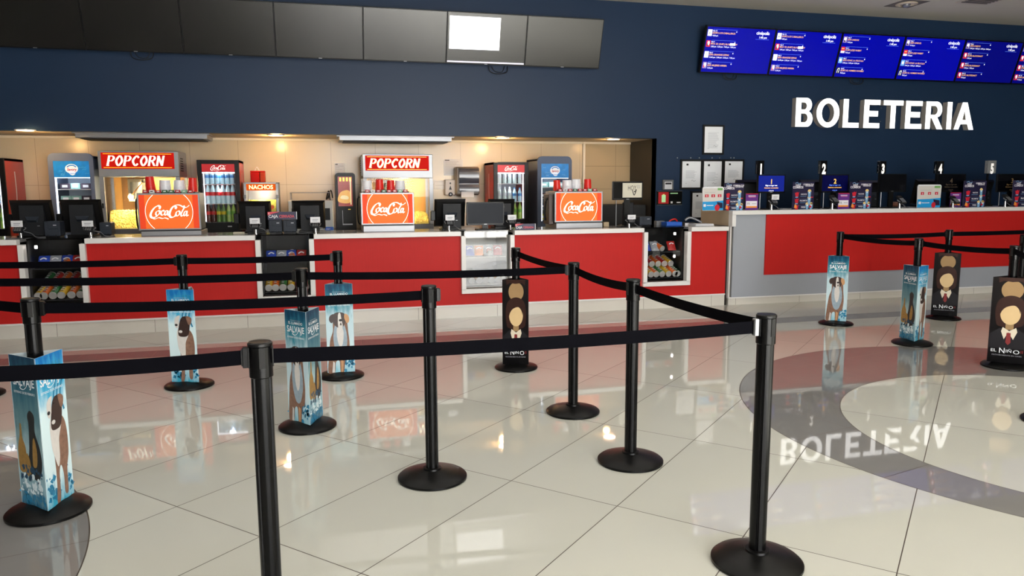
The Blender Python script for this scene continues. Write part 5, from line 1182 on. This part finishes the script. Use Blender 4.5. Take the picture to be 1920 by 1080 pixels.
pos_screen(114, 192, 374, YM, 'register screen left of the left drinks dispenser')
pos_screen(446, 509, 377, YM, 'register screen left of the closed-till sign before the nacho warmer')
pos_screen(548, 610, 376, YM, 'register screen in front of the pale counter oven', flap=False)
pos_screen(815, 873, 373, YM, 'register screen under the soap dispenser')
pos_screen(915, 965, 373, YM+0.1, 'register screen behind the flat black monitor', flap=False)
def flat_monitor(pa, pb, yt, yb_, Y, lab, zbase, scr, name='flat_monitor', extra=None, group=None, stand='foot'):
    pm = (pa+pb)/2; my = (yt+yb_)/2; xa = at(pa, my, Y).x; xb = at(pb, my, Y).x; w_ = xb-xa; z1 = at(pm, yt, Y).z-zbase; z0 = at(pm, yb_, Y).z-zbase
    r = thing(name, lab, 'monitor', ((xa+xb)/2, Y, zbase), 0, group); hw = w_/2
    m = MB(); m.box(-hw, hw, 0.003, 0.03, z0, z1, BLACK, 0.004); m.box(-hw, hw, -0.003, 0.003, z0, z0+0.02, BLACK); m.box(-hw, hw, -0.003, 0.003, z1-0.012, z1, BLACK); m.box(-hw, -hw+0.012, -0.003, 0.003, z0, z1, BLACK); m.box(hw-0.012, hw, -0.003, 0.003, z0, z1, BLACK)
    m.box(-0.018, 0.018, -0.0036, -0.003, z0+0.007, z0+0.014, STEEL); part('housing', m, r)
    m = MB(); m.rect(-hw+0.01, hw-0.01, z0+0.018, z1-0.01, 0.0, scr); part('screen', m, r)
    m = MB(); m.box(-0.035, 0.035, 0.012, 0.04, 0.01, z0+0.06, BLACK); m.box(-0.11, 0.11, -0.06, 0.1, 0, 0.014, BLACK, 0.004)
    if stand == 'pole': m.cyl((-hw*0.72, 0.02, 0.01), (-hw*0.72, 0.02, z0+0.02), 0.006, STEEL, 10)
    part('stand', m, r)
    if extra: extra(r, hw, z0, z1)
    return r
flat_monitor(875, 945, 379, 422, 8.62, 'flat black customer monitor above the pale display bay', ZT, mat('dim_grey_screen', (26, 31, 40), 0.35, spec=0.12))
def hoy(r, hw, z0, z1):
    m = MB(); m.box(-hw*0.36, hw*0.93, -0.006, -0.004, z0+0.03, z1-0.02, mat('cream_paper', (206, 202, 186), 0.7))
    m.text('HOY', -hw*0.02, z1-0.11, -0.0065, 0.085, INK, -0.004, align='LEFT', sx=0.62); m.text('ES', hw*0.60, z1-0.085, -0.0065, 0.055, INKG, 0.0, sx=0.8)
    m.ribbon([(hw*0.30, z1-0.11), (hw*0.42, z0+0.06), (hw*0.56, z1-0.10), (hw*0.47, z0+0.10), (hw*0.40, z1-0.12)], 0.010, -0.0066, CHARC)
    part('taped_note', m, r, 'cream sheet with hand-written letters')
flat_monitor(1149, 1205, 340, 375, 8.70, 'raised monitor with a hand-written cream note taped on it', ZT, SCRB, extra=hoy, stand='pole')
m = MB(); m.box(-0.07, 0.07, 0.0, 0.05, 0.01, 0.30, CHARC, 0.01); m.box(-0.10, 0.10, -0.03, 0.1, 0, 0.02, BLACK, 0.003); p = at(1178, 430, 8.86)
solo('register_stand', m, 'dark register column behind the noted monitor', 'stand', (p.x, 8.86, ZT))
def printer(pa, pb, yt, Y, lab, zbase=ZT, mt=CHARC2):
    xa = at(pa, 425, Y).x; xb = at(pb, 425, Y).x; w_ = xb-xa; H_ = at((pa+pb)/2, yt, Y).z-zbase
    r = thing('receipt_printer', lab, 'printer', (xa, Y, zbase), 0, 'slate grey receipt printers')
    m = MB(); m.box(0, w_, 0, 0.17, 0.012, H_, mt, 0.008); part('body', m, r)
    m = MB(); m.box(w_*0.28, w_*0.92, -0.006, 0.0, H_*0.52, H_*0.95, mt, 0.002); m.box(w_*0.60, w_*0.80, -0.007, -0.006, H_*0.74, H_*0.78, WHITEP); part('lid', m, r)
    m = MB(); m.box(0.01, w_-0.01, 0.01, 0.16, 0, 0.012, BLACK); m.box(w_*0.2, w_*0.26, -0.004, 0, 0.005, 0.03, SLOTM); m.box(w_*0.7, w_*0.76, -0.004, 0, 0.005, 0.03, SLOTM); part('feet', m, r)
printer(82, 112, 415, 8.66, 'receipt printer on the far left bay between two register screens')
printer(186, 208, 417, 8.74, 'receipt printer just left of the left drinks dispenser')
printer(503.5, 529, 412, 8.66, 'left one of the paired receipt printers under the closed-till sign')
printer(530.5, 556, 412, 8.66, 'right one of the paired receipt printers under the closed-till sign')
printer(1199, 1222, 406, 8.72, 'receipt printer at the right end of the counter before the dark wall')
def reader(px, pyt, Y, lab, zbase=ZT, white=True, rz=0.0, card=True, pyb=437):
    p = at(px, pyb, Y); H_ = at(px, pyt, Y).z-zbase
    r = thing('card_reader', lab, 'card reader', (p.x, Y, zbase), rz, 'card readers on silver pedestals')
    m = MB(); m.lathe([(0.035, 0), (0.035, 0.006), (0.018, 0.012), (0.018, max(0.02, H_*0.45))], CHROME, 20); part('pedestal', m, r)
    m = MB(); m.T = Matrix.Translation((0, -0.02, H_*0.45+0.02)) @ Matrix.Rotation(-0.9, 4, 'X'); m.box(-0.04, 0.04, -0.03, 0.0, -0.07, 0.08, CHARC, 0.006); m.box(-0.032, 0.032, -0.032, -0.03, 0.03, 0.07, SCRB)
    for i in range(3):
        for j in range(4): m.box(-0.03+0.021*i, -0.014+0.021*i, -0.034, -0.03, -0.06+0.02*j, -0.048+0.02*j, STEEL)
    part('keypad', m, r)
    m = MB(); m.tube([(-0.045, -0.06, H_*0.5), (-0.055, -0.02, H_*0.62), (0, 0.0, H_*0.66), (0.055, -0.02, H_*0.62), (0.045, -0.06, H_*0.5)], 0.005, STEEL); part('cradle', m, r)
    if card: m = MB(); m.box(-0.052, 0.052, -0.083, -0.080, H_*0.70, H_+0.01, WHITEP); m.box(-0.03, 0.03, -0.0838, -0.083, H_*0.87, H_*0.91, INKG); m.box(-0.03, 0.02, -0.0838, -0.083, H_*0.79, H_*0.82, INKG); m.box(-0.004, 0.004, -0.081, -0.03, H_*0.68, H_*0.72, STEELD); part('card_label', m, r, 'white label card')
    m = MB(); m.tube([(0.02, 0.02, H_*0.4), (0.08, 0.04, 0.05), (0.13, 0.02, 0.012), (0.2, 0.06, 0.008)], 0.004, STEELD); part('cord', m, r)
reader(39, 415, 8.56, 'card reader before the far left register screen')
reader(170, 415, 8.56, 'card reader left of the left drinks dispenser')
reader(480, 410, 8.56, 'card reader left of the paired receipt printers')
reader(592, 408, 8.56, 'card reader before the pale counter oven')
reader(842, 404, 8.56, 'card reader before the register screen under the soap dispenser')
reader(957, 404, 8.70, 'card reader just right of the flat black monitor')
reader(1179, 404, 8.60, 'card reader below the monitor with the hand-written note')
def closed_sign(pa, pb, yt, yb_, Y, z, lab):
    xa = at(pa, 410, Y).x; xb = at(pb, 410, Y).x; w_ = xb-xa; H_ = at((pa+pb)/2, yt, Y).z-z
    NV = mat('sign_navy', (36, 32, 70), 0.4); PK = mat('sign_coral', (214, 60, 76), 0.4)
    m = MB(); m.box(0, w_, 0, 0.012, 0, H_, NV, 0.001); m.flat([(0, H_*0.55), (0, H_), (w_*0.42, H_), (w_*0.2, H_*0.8)], -0.001, PK); m.text('C', w_*0.02, H_*0.70, -0.0016, H_*0.28, WHITEP, 0.02)
    m.text('CAJA', w_*0.03, H_*0.25, -0.0016, w_*0.145, WHITEP, 0.02, sx=0.95); m.text('CERRADA', w_*0.39, H_*0.25, -0.0016, w_*0.135, PK, 0.016, sx=0.85)
    m.box(w_-0.006, w_, -0.002, 0, 0, H_, WHITEP)
    solo('closed_till_sign', m, lab, 'sign', (xa, Y, z), group='closed till signs')
closed_sign(502, 557, 397, 412, 8.68, at(530, 412, 8.66).z+0.001, 'navy closed-till sign standing on the paired receipt printers')
closed_sign(966, 1004, 419.5, 433, 8.46, ZT, 'navy closed-till sign standing on the counter left of the right dispenser')
# odds and ends on the right end of the snack counter
p = at(1262, 428, 8.62); m = MB(); m.box(-0.11, 0.11, -0.07, 0.07, 0, 0.008, BLUEP, 0.002)
for a in ((-0.11, -0.104, -0.07, 0.07), (0.104, 0.11, -0.07, 0.07), (-0.11, 0.11, -0.07, -0.064), (-0.11, 0.11, 0.064, 0.07)): m.box(a[0], a[1], a[2], a[3], 0.005, 0.05, BLUEP)
solo('tray', m, 'open blue plastic tray at the right end of the snack counter', 'tray', (p.x, 8.66, ZT+0.005))
p = at(1240, 420, 8.8); m = MB(); m.box(-0.06, 0.05, -0.04, 0.04, 0, 0.06, mat('grey_card_box', (120, 122, 128), 0.6), 0.002)
solo('small_box', m, 'small grey box behind the blue tray', 'box', (p.x, 8.85, ZT+0.001))
p = at(1318, 425, 8.62)
for k in range(3):
    m = MB(); m.box(-0.13, 0.13, -0.09, 0.09, 0, 0.008, PAPER); o = solo('paper_stack', m, 'flat pile of white paper beside the beige counter end, %s sheaf' % ('lowest', 'middle', 'uppermost')[k], 'paper', (p.x-0.004*k, 8.66, ZT+0.001+0.0085*k), 0.04*k, 'white paper by the beige counter end')
r = thing('desk_phone', 'dark desk phone with a grey handset beside the beige counter end', 'phone', (at(1293, 420, 8.85).x, 8.86, ZT+0.001), -0.3)
part('base', MB().box(-0.08, 0.08, -0.09, 0.09, 0, 0.035, BLACK, 0.006).box(-0.07, -0.02, -0.095, -0.09, 0.0, 0.03, WHITEP), r); part('handset', MB().tube([(-0.06, -0.03, 0.06), (0.0, -0.03, 0.095), (0.10, -0.03, 0.06), (0.15, -0.03, 0.03)], 0.017, STEELD, 12), r)
m = MB(); m.tube([(-0.12, 0, 0.01), (-0.08, 0.01, 0.06), (-0.02, 0, 0.08), (0.02, 0.01, 0.05)], 0.010, REDP); p = at(1270, 418, 8.84)
solo('red_strap', m, 'crumpled red strap lying behind the blue tray', 'strap', (p.x, 8.87, ZT))
for k, (px0_, px1_, lab) in enumerate(((10, 40, 'grey cable on the counter at the far left'), (560, 588, 'grey cable trailing beside the paired printers'), (850, 872, 'grey cable on the counter left of the flat black monitor'), (1185, 1202, 'pale cable on the counter beside the right printer'))):
    a = at(px0_, 443, 8.5); b = at(px1_, 443, 8.5); L = b.x-a.x
    m = MB(); m.tube([(0, 0, 0.005), (L*0.3, -0.03, 0.006), (L*0.6, 0.03, 0.006), (L, 0.0, 0.005)], 0.005, STEELD); solo('loose_cable', m, lab, 'cable', (a.x, 8.50, ZT), group='cables lying on the snack counter')
m = MB(); m.box(0, 0.15, 0, 0.09, 0, 0.018, mat('cream_napkins', (206, 200, 178), 0.7), 0.002); solo('napkin_pile', m, 'low pile of cream napkins right of the left middle cooler', 'napkins', (at(437, 436, 8.7).x, 8.70, ZT+0.001))
m = MB(); m.box(0, 0.07, 0, 0.07, 0, 0.06, mat('beige_carton', (180, 160, 130), 0.7), 0.003); solo('carton', m, 'small beige carton right of the right drinks dispenser', 'carton', (at(1133, 425, 8.72).x, 8.74, ZT+0.001))

# ------------------------------------------------------------------ framed sheets and fittings on the blue wall
FRK = mat('black_picture_frame', (8, 8, 9), 0.35)
def framed(px0, px1, py0, py1, lab, logo=True, tilt_=0.0):
    Y = YW-0.022; x0, x1, z1, z0 = put(px0, px1, py0, py1, Y); w_, h_ = x1-x0, z1-z0
    r = thing('framed_notice', lab, 'framed notice', (x0, Y, z0), 0, 'black-framed white notices on the blue wall')
    m = MB(); t = 0.026; m.box(0, w_, 0.006, 0.021, 0, h_, FRK); m.box(0, t, 0, 0.01, 0, h_, FRK); m.box(w_-t, w_, 0, 0.01, 0, h_, FRK); m.box(t, w_-t, 0, 0.01, 0, t, FRK); m.box(t, w_-t, 0, 0.01, h_-t, h_, FRK); part('frame', m, r)
    m = MB(); m.rect(t, w_-t, t, h_-t, 0.0055, mat('notice_paper', (242, 245, 250), 0.5, var=0.02))
    if logo: m.rect(w_*0.27, w_*0.36, h_*0.80, h_*0.86, 0.005, INK)
    rr = random.Random(int(px0))
    for k in range(9 if logo else 16):
        z_ = h_*((0.62-0.03*k) if logo else (0.74-0.034*k)); m.rect(w_*0.24, w_*rr.uniform(0.6, 0.78), z_-0.003, z_, 0.005, mat('faint_ink', (172, 176, 188), 0.6))
    m.ribbon([(w_*0.5, h_*0.28), (w_*0.56, h_*0.31), (w_*0.62, h_*0.27), (w_*0.7, h_*0.30)], 0.004, 0.005, INKG); m.rect(w_*0.24, w_*0.3, h_*0.2, h_*0.205, 0.005, INK)
    part('sheet', m, r, 'white sheet with faint writing')
framed(1318, 1358, 234, 290, 'framed white notice hung highest, alone above the row of three', False)
framed(1276, 1317, 299, 355, 'framed white notice, left one of the row of three')
framed(1316.5, 1356, 299, 362, 'framed white notice, middle one of the row of three')
framed(1356, 1395, 299, 352, 'framed white notice, right one of the row of three')
framed(1295, 1334, 358, 411, 'framed white notice hung lowest, partly behind the beige counter end')
for k, px in enumerate((1270, 1295, 1311, 1335, 1349, 1370, 1376)):
    p = at(px, 296, YW); m = MB(); m.cyl((0, -0.006, 0), (0, 0, 0), 0.008, STEEL, 12, 0.010)
    solo('wall_screw', m, 'small silver screw above the row of frames, %s from the left' % ('first', 'second', 'third', 'fourth', 'fifth', 'sixth', 'seventh')[k], 'screw', (p.x, YW-0.001, p.z), group='screws above the frames')
x0, x1, z1, z0 = put(1232, 1279, 358, 384.5, YW-0.03); w_, h_ = x1-x0, z1-z0
r = thing('lit_wall_panel', 'black wall panel with a red square and pale green battery shape', 'panel', (x0, YW-0.03, z0), 0)
part('plate', MB().box(0, w_, 0, 0.029, 0, h_, mat('glossy_black_plate', (10, 14, 12), 0.2), 0.003).box(0, w_, -0.001, 0, 0, 0.006, STEELD).box(0, w_, -0.001, 0, h_-0.006, h_, STEELD), r)
m = MB(); m.rect(w_*0.05, w_*0.46, h_*0.1, h_*0.92, -0.001, mat('panel_red', (170, 30, 34), 0.3, em=0.2)); m.rect(w_*0.18, w_*0.34, h_*0.2, h_*0.72, -0.0016, mat('panel_green', (170, 220, 160), 0.3, em=0.4)); m.rect(w_*0.22, w_*0.30, h_*0.72, h_*0.78, -0.0016, mat('panel_gold', (230, 200, 110), 0.3, em=0.4))
m.rect(w_*0.52, w_*0.82, h_*0.80, h_*0.86, -0.0016, mat('panel_green', (170, 220, 160), 0.3, em=0.4)); m.rect(w_*0.54, w_*0.62, h_*0.12, h_*0.26, -0.0016, WHITEP); m.rect(w_*0.78, w_*0.94, h_*0.14, h_*0.22, -0.0016, WHITEP); part('print', m, r, 'red square with green battery shape')
x0, x1, z1, z0 = put(1243, 1263, 337, 356.5, YW-0.03); w_, h_ = x1-x0, z1-z0
r = thing('wall_switch', 'small square grey switch box above the red and green panel', 'switch', (x0, YW-0.03, z0), 0)
part('box', MB().box(0, w_, 0, 0.029, 0, h_, STEELD, 0.004), r); part('face_plate', MB().box(w_*0.16, w_*0.84, -0.004, 0, h_*0.1, h_*0.8, WHITEP).box(w_*0.22, w_*0.78, -0.005, -0.004, h_*0.55, h_*0.72, INK), r)

# ------------------------------------------------------------------ on the ticket counter
PN = mat('promo_navy', (34, 30, 62), 0.35, var=0.05); PWH = mat('promo_white', (230, 228, 236), 0.4); PRD = mat('promo_red', (196, 30, 50), 0.4, var=0.3, scale=40); PCR = mat('promo_cream', (240, 206, 130), 0.4, var=0.2, scale=40); PBL = mat('promo_pale_blue', (120, 170, 210), 0.4); POR = mat('promo_orange', (240, 150, 60), 0.4)
def promo(pa, pb, yt, yb_, lab, Y=8.52):
    xa = at(pa, 370, Y).x; xb = at(pb, 370, Y).x; w_ = xb-xa; H_ = at((pa+pb)/2, yt, Y).z-ZK
    r = thing('promo_board', lab, 'promotion board', (xa, Y, ZK), 0, 'navy combo boards on the ticket counter')
    part('board', MB().box(0, w_, 0, 0.012, 0, H_, PN, 0.001), r)
    m = MB(); y = -0.001
    m.ribbon([(w_*0.1, H_*0.94), (w_*0.2, H_*0.98), (w_*0.25, H_*0.92), (w_*0.36, H_*0.95)], 0.006, y, PBL)
    m.text('HAZ', w_*0.24, H_*0.845, y, 0.036, PWH, 0.03, align='CENTER'); m.text('COMBOS', w_*0.24, H_*0.765, y, 0.040, PWH, 0.03, align='CENTER', sx=0.92)
    m.text('COMBINA TUS', w_*0.72, H_*0.88, y, 0.027, PWH, 0.03, align='CENTER', sx=0.85); m.text('FAVORITOS', w_*0.76, H_*0.83, y, 0.025, PWH, 0.03, align='CENTER', sx=0.85)
    for k, nm in enumerate(('NACHOS', 'PALOMITAS', 'PAREJA')):
        z_ = H_*(0.56-0.235*k)
        m.flat([(w_*0.1, z_+0.02), (w_*0.14, z_-0.035), (w_*0.26, z_-0.035), (w_*0.30, z_+0.03), (w_*0.24, z_+0.015), (w_*0.2, z_+0.03), (w_*0.15, z_+0.012)], y, PRD); m.rect(w_*0.13, w_*0.25, z_-0.048, z_-0.035, y, PBL)
        m.text(nm, w_*0.52, z_-0.012, y, 0.026, PWH, 0.02, align='CENTER', sx=0.8); m.rect(w_*0.36, w_*0.64, z_-0.032, z_-0.028, y, PBL)
        for q in ((0.78,) if k < 2 else (0.70, 0.88)):
            m.ell(w_*q, z_+0.035, 0.026, 0.024, y, PCR, 16); m.flat([(w_*q-0.024, z_+0.03), (w_*q+0.024, z_+0.03), (w_*q+0.016, z_-0.045), (w_*q-0.016, z_-0.045)], y-0.0004, PBL); m.ell(w_*q, z_+0.018, 0.01, 0.012, y-0.0008, PWH, 12)
        m.rect(w_*0.86, w_*0.96, z_-0.05, z_-0.036, y, PRD if k < 2 else PN)
        if k < 2: m.rect(w_*0.1, w_*0.9, z_-0.068, z_-0.0665, y, PBL)
    m.flat([(w_*0.08, 0.02), (w_*0.12, 0.07), (w_*0.2, 0.05), (w_*0.22, 0.015)], y-0.0006, POR)
    m.ell(w_*0.84, 0.035, 0.018, 0.014, y-0.0012, PRD, 12)
    part('print', m, r, 'printed rows of cups and popcorn')
    part('foot', MB().box(w_*0.3, w_*0.7, 0.012, 0.08, 0, 0.006, BLACK).box(w_*0.35, w_*0.65, 0.012, 0.02, 0, H_*0.3, BLACK), r)
promo(1357.5, 1394.5, 343, 394, 'navy combo board, first from the left, beside the small purple card')
promo(1486, 1526, 341, 393, 'navy combo board left of the second number sign')
promo(1593, 1634, 341, 392, 'navy combo board left of the third number sign')
promo(1806, 1848, 339, 389, 'navy combo board left of the fifth number sign')
promo(1898, 1940, 338, 388, 'navy combo board cut off at the right edge')
PCY = mat('promo_sky', (30, 150, 214), 0.4); PGR = mat('promo_leaf', (110, 170, 90), 0.4); PSI = mat('promo_silver', (206, 202, 198), 0.4)
def price_board(pa, pb, yt, lab, Y=8.5):
    xa = at(pa, 370, Y).x; xb = at(pb, 370, Y).x; w_ = xb-xa; H_ = at((pa+pb)/2, yt, Y).z-ZK; rc = 0.03
    r = thing('price_board', lab, 'promotion board', (xa, Y, ZK), 0, 'pale boards with three red squares on the ticket counter')
    ou = [(rc*0.3, 0), (w_-rc*0.3, 0)]+[(w_-rc+rc*math.cos(a), H_-rc+rc*math.sin(a)) for a in [PI/2*i/5 for i in range(6)]]+[(rc-rc*math.sin(a), H_-rc+rc*math.cos(a)) for a in [PI/2*i/5 for i in range(6)]]
    part('board', MB().prism(ou, 0, 0.014, WHITEP), r)
    m = MB(); y = -0.001
    m.rect(0.012, w_-0.012, H_*0.38, H_-0.02, y, PSI); m.flat([(0.004, 0.004), (w_-0.004, 0.004), (w_-0.004, H_*0.42), (w_*0.5, H_*0.38), (0.004, H_*0.37)], y-0.0004, PCY)
    m.rect(w_*0.70, w_-0.02, H_*0.85, H_*0.94, y-0.0004, PGR); m.rect(w_*0.1, w_*0.6, H_*0.76, H_*0.768, y-0.0004, INKG)
    for q in (0.2, 0.5, 0.8): m.rect(w_*q-0.025, w_*q+0.025, H_*0.56, H_*0.68, y-0.0006, PRD); m.text('$', w_*q, H_*0.585, y-0.001, 0.03, PWH, 0.01, align='CENTER')
    m.rect(w_*0.06, w_*0.17, H_*0.16, H_*0.27, y-0.0008, PWH); m.rect(w_*0.2, w_*0.52, H_*0.2, H_*0.23, y-0.0008, PWH)
    m.flat([(w_*0.68, H_*0.36), (w_*0.95, H_*0.32), (w_*0.97, H_*0.1), (w_*0.74, H_*0.1)], y-0.0010, PN); m.ell(w_*0.70, H_*0.12, 0.035, 0.04, y-0.0014, PRD, 14)
    part('print', m, r, 'print with three red squares over a blue field')
    part('foot', MB().box(w_*0.3, w_*0.7, 0.014, 0.08, 0, 0.006, BLACK).box(w_*0.35, w_*0.65, 0.014, 0.02, 0, H_*0.3, BLACK), r)
price_board(1317, 1357, 350, 'pale board with three red squares at the left end of the ticket counter')
price_board(1720, 1764, 346, 'pale board with three red squares between the third and fourth number signs')
PVI = mat('card_violet', (96, 44, 130), 0.4, var=0.2, scale=20)
def violet(pa, pb, yt, lab, Y=8.5, lean=0.0):
    xa = at(pa, 385, Y).x; xb = at(pb, 385, Y).x; w_ = xb-xa; H_ = at((pa+pb)/2, yt, Y).z-ZK
    m = MB(); m.box(0, w_, 0, 0.008, 0, H_, PVI); y = -0.001; m.rect(0, w_, H_-0.008, H_, y, PRD); m.rect(w_*0.2, w_*0.8, H_*0.84, H_*0.88, y, PWH); m.rect(w_*0.22, w_*0.8, H_*0.77, H_*0.81, y, mat('card_pink', (220, 120, 170), 0.4))
    m.rect(w_*0.03, w_*0.92, H_*0.24, H_*0.55, y, PWH); m.text('5%', w_*0.1, H_*0.34, y-0.0004, 0.036, INK, 0.0); m.rect(w_*0.5, w_*0.85, H_*0.37, H_*0.40, y-0.0004, INKG); m.rect(w_*0.03, w_*0.92, H_*0.14, H_*0.24, y, POR)
    m.box(w_*0.3, w_*0.7, 0.008, 0.05, 0, 0.004, BLACK)
    solo('offer_card', m, lab, 'card', (xa, Y, ZK), rz=0, group='violet offer cards on the ticket counter')
violet(1398, 1421, 363, 'small violet offer card below the first number sign')
violet(1571, 1592, 362, 'small violet offer card right of the second card reader', 8.46)
violet(1781, 1801, 361, 'small violet offer card right of the fourth card reader', 8.56)
SN1 = mat('display_blue', (20, 34, 130), 0.2, em=0.45); SN2 = mat('display_navy', (6, 8, 60), 0.2, em=0.3); SN3 = mat('display_off', (4, 5, 10), 0.25)
def cust(pa, pb, yt, yb_, num, scr, tint, lab, txt=True, tintW=None):
    def ex(r, hw, z0, z1):
        if num is None: return
        m = MB(); H_ = z1-z0; y = -0.001
        m.text(num, 0, z0+H_*0.50, y, H_*0.36, tint, 0.02, align='CENTER'); m.text('Elige tu lugar con', 0, z0+H_*0.38, y, H_*0.105, tintW or tint, 0.01, align='CENTER'); m.text('Asientos numerados', 0, z0+H_*0.25, y, H_*0.105, tint, 0.01, align='CENTER'); m.text('cin\u00e9polis', 0, z0+H_*0.1, y, H_*0.09, tintW or tint, 0.01, align='CENTER')
        part('shown_text', m, r, 'counter number and short text on the screen')
    flat_monitor(pa, pb, yt, yb_, 8.66, lab, ZK, scr, 'counter_display', ex, 'customer displays on the ticket counter', 'pole')
cust(1420.5, 1472, 327.5, 362, '1', SN1, TG, 'customer display showing a gold 1 on bright blue', tintW=TW)
cust(1540, 1591, 327, 361, '2', SN2, TG, 'customer display showing a gold 2 on dark blue', tintW=TBL)
cust(1648, 1699, 326, 360, None, SN3, None, 'switched-off black customer display under the third number sign')
cust(1757, 1810, 326, 360, '4', SN3, mat('dim_gold', (70, 58, 44), 0.4, em=0.3), 'nearly dark customer display faintly showing a 4')
cust(1870, 1925, 326, 360, '3', SN3, mat('dim_gold_brighter', (120, 96, 62), 0.4, em=0.35), 'nearly dark customer display faintly showing a 3')
NUMB = mat('number_black', (10, 10, 12), 0.2, coat=0.3)
def number(px0, px1, py0, py1, n, lab, lt=False):
    Y = 8.66; x0, x1, z1, z0 = put(px0, px1, py0, py1, Y); w_, h_ = x1-x0, z1-z0
    r = thing('number_sign', lab, 'number sign', (x0, Y, z0), 0, 'white counter numbers on black blocks')
    part('block', MB().box(0, w_, 0, 0.06, 0.0, h_, NUMB if not lt else mat('number_grey', (120, 122, 124), 0.3), 0.003).box(w_*0.3, w_*0.5, 0.045, 0.06, ZK-z0, 0.0, BLACK), r)
    m = MB(); hh = h_*0.95; m.text(n, w_/2, h_*0.02, -0.001, hh*1.08, LWT, 0.05, align='CENTER', sx=0.62)
    v, f = text_geo(n, hh*1.08, 0.0, 0, 'CENTER'); m.add([(-0.001, 0.03-a*0.4, h_*0.02+b) for a, b in v], f, mat('number_side_grey', (110, 112, 116), 0.5)); part('numeral', m, r, 'white numeral')
number(1421, 1433, 301, 326.5, '1', 'white number 1 on a black block over the bright blue display')
number(1539, 1551, 301, 326, '2', 'white number 2 on a black block over the dark blue display')
number(1650, 1662, 302, 325, '3', 'white number 3 on a black block over the switched-off display')
number(1757, 1770, 302, 325, '4', 'white number 4 on a black block right of the pale board')
number(1853, 1868, 301, 325, '5', 'white number 5 on a grey block near the right edge', True)
for k, (pa, pb, yt, lab) in enumerate(((1376, 1418, 337, 'register screen behind the first navy combo board'), (1494, 1540, 337, 'register screen behind the second navy combo board'), (1604, 1648, 338, 'register screen behind the third navy combo board'), (1711, 1756, 336, 'register screen behind the pale board in mid counter'), (1818, 1856, 337, 'register screen behind the fourth navy combo board'))):
    pos_screen(pa, pb, yt, 9.0, lab, ZK, flap=False)
reader(1446, 366, 8.47, 'card reader under the bright blue customer display', ZK, pyb=393)
reader(1560, 362, 8.47, 'card reader under the dark blue customer display', ZK, card=False, pyb=392)
reader(1686, 366, 8.47, 'card reader under the switched-off customer display', ZK, card=False, pyb=391)
reader(1786, 368, 8.50, 'card reader before the fourth number display', ZK, card=False, pyb=390)
reader(1884, 362, 8.47, 'card reader near the right edge under the display showing 3', ZK, card=False, pyb=389)
p = at(1678, 372, 8.85); m = MB(); m.flat([(-0.07, 0.0), (-0.09, 0.04), (-0.03, 0.07), (0.06, 0.06), (0.09, 0.02), (0.05, -0.01)], 0, FURB, True); m = MB(); m.lathe([(0.0, 0), (0.06, 0.004), (0.08, 0.03), (0.07, 0.06), (0.03, 0.075), (0, 0.078)], mat('brown_leather', (110, 62, 40), 0.5), 20)
o = solo('brown_pouch', m, 'small brown pouch behind the switched-off display', 'pouch', (p.x, 8.84, ZK+0.001))

# ------------------------------------------------------------------ room ceiling fittings
for k, (px, py, lab) in enumerate(((1700, 7, 'recessed round ceiling lamp nearest the showtimes screens'), (1842, 0, 'square ceiling vent at the top right corner'))):
    p = atz(px, py, ZC)
    if k == 0:
        r = thing('recessed_lamp', lab, 'ceiling light', (p.x, p.y, ZC), 0)
        part('rim', MB().lathe([(0.14, 0), (0.14, -0.012), (0.10, -0.02), (0.095, -0.004), (0, -0.004)], mat('lamp_rim_cream', (214, 200, 176), 0.3), 28).box(-0.2, 0.2, -0.2, 0.2, -0.003, 0, mat('ceiling_patch', (110, 104, 98), 0.7)), r); part('bulb', MB().lathe([(0.05, -0.004), (0.05, -0.03), (0.03, -0.045), (0, -0.048)], STEEL, 20), r)
    else:
        r = thing('ceiling_vent', lab, 'vent', (p.x, p.y, ZC), 0)
        m = MB(); m.box(-0.25, 0.25, -0.2, 0.2, -0.008, 0, mat('vent_cream', (190, 180, 168), 0.5), 0.002)
        part('frame', m, r)
        for q in range(6): part('slat', MB().box(-0.21, 0.21, -0.16+0.055*q, -0.14+0.055*q, -0.012, -0.008, CHARC), r)
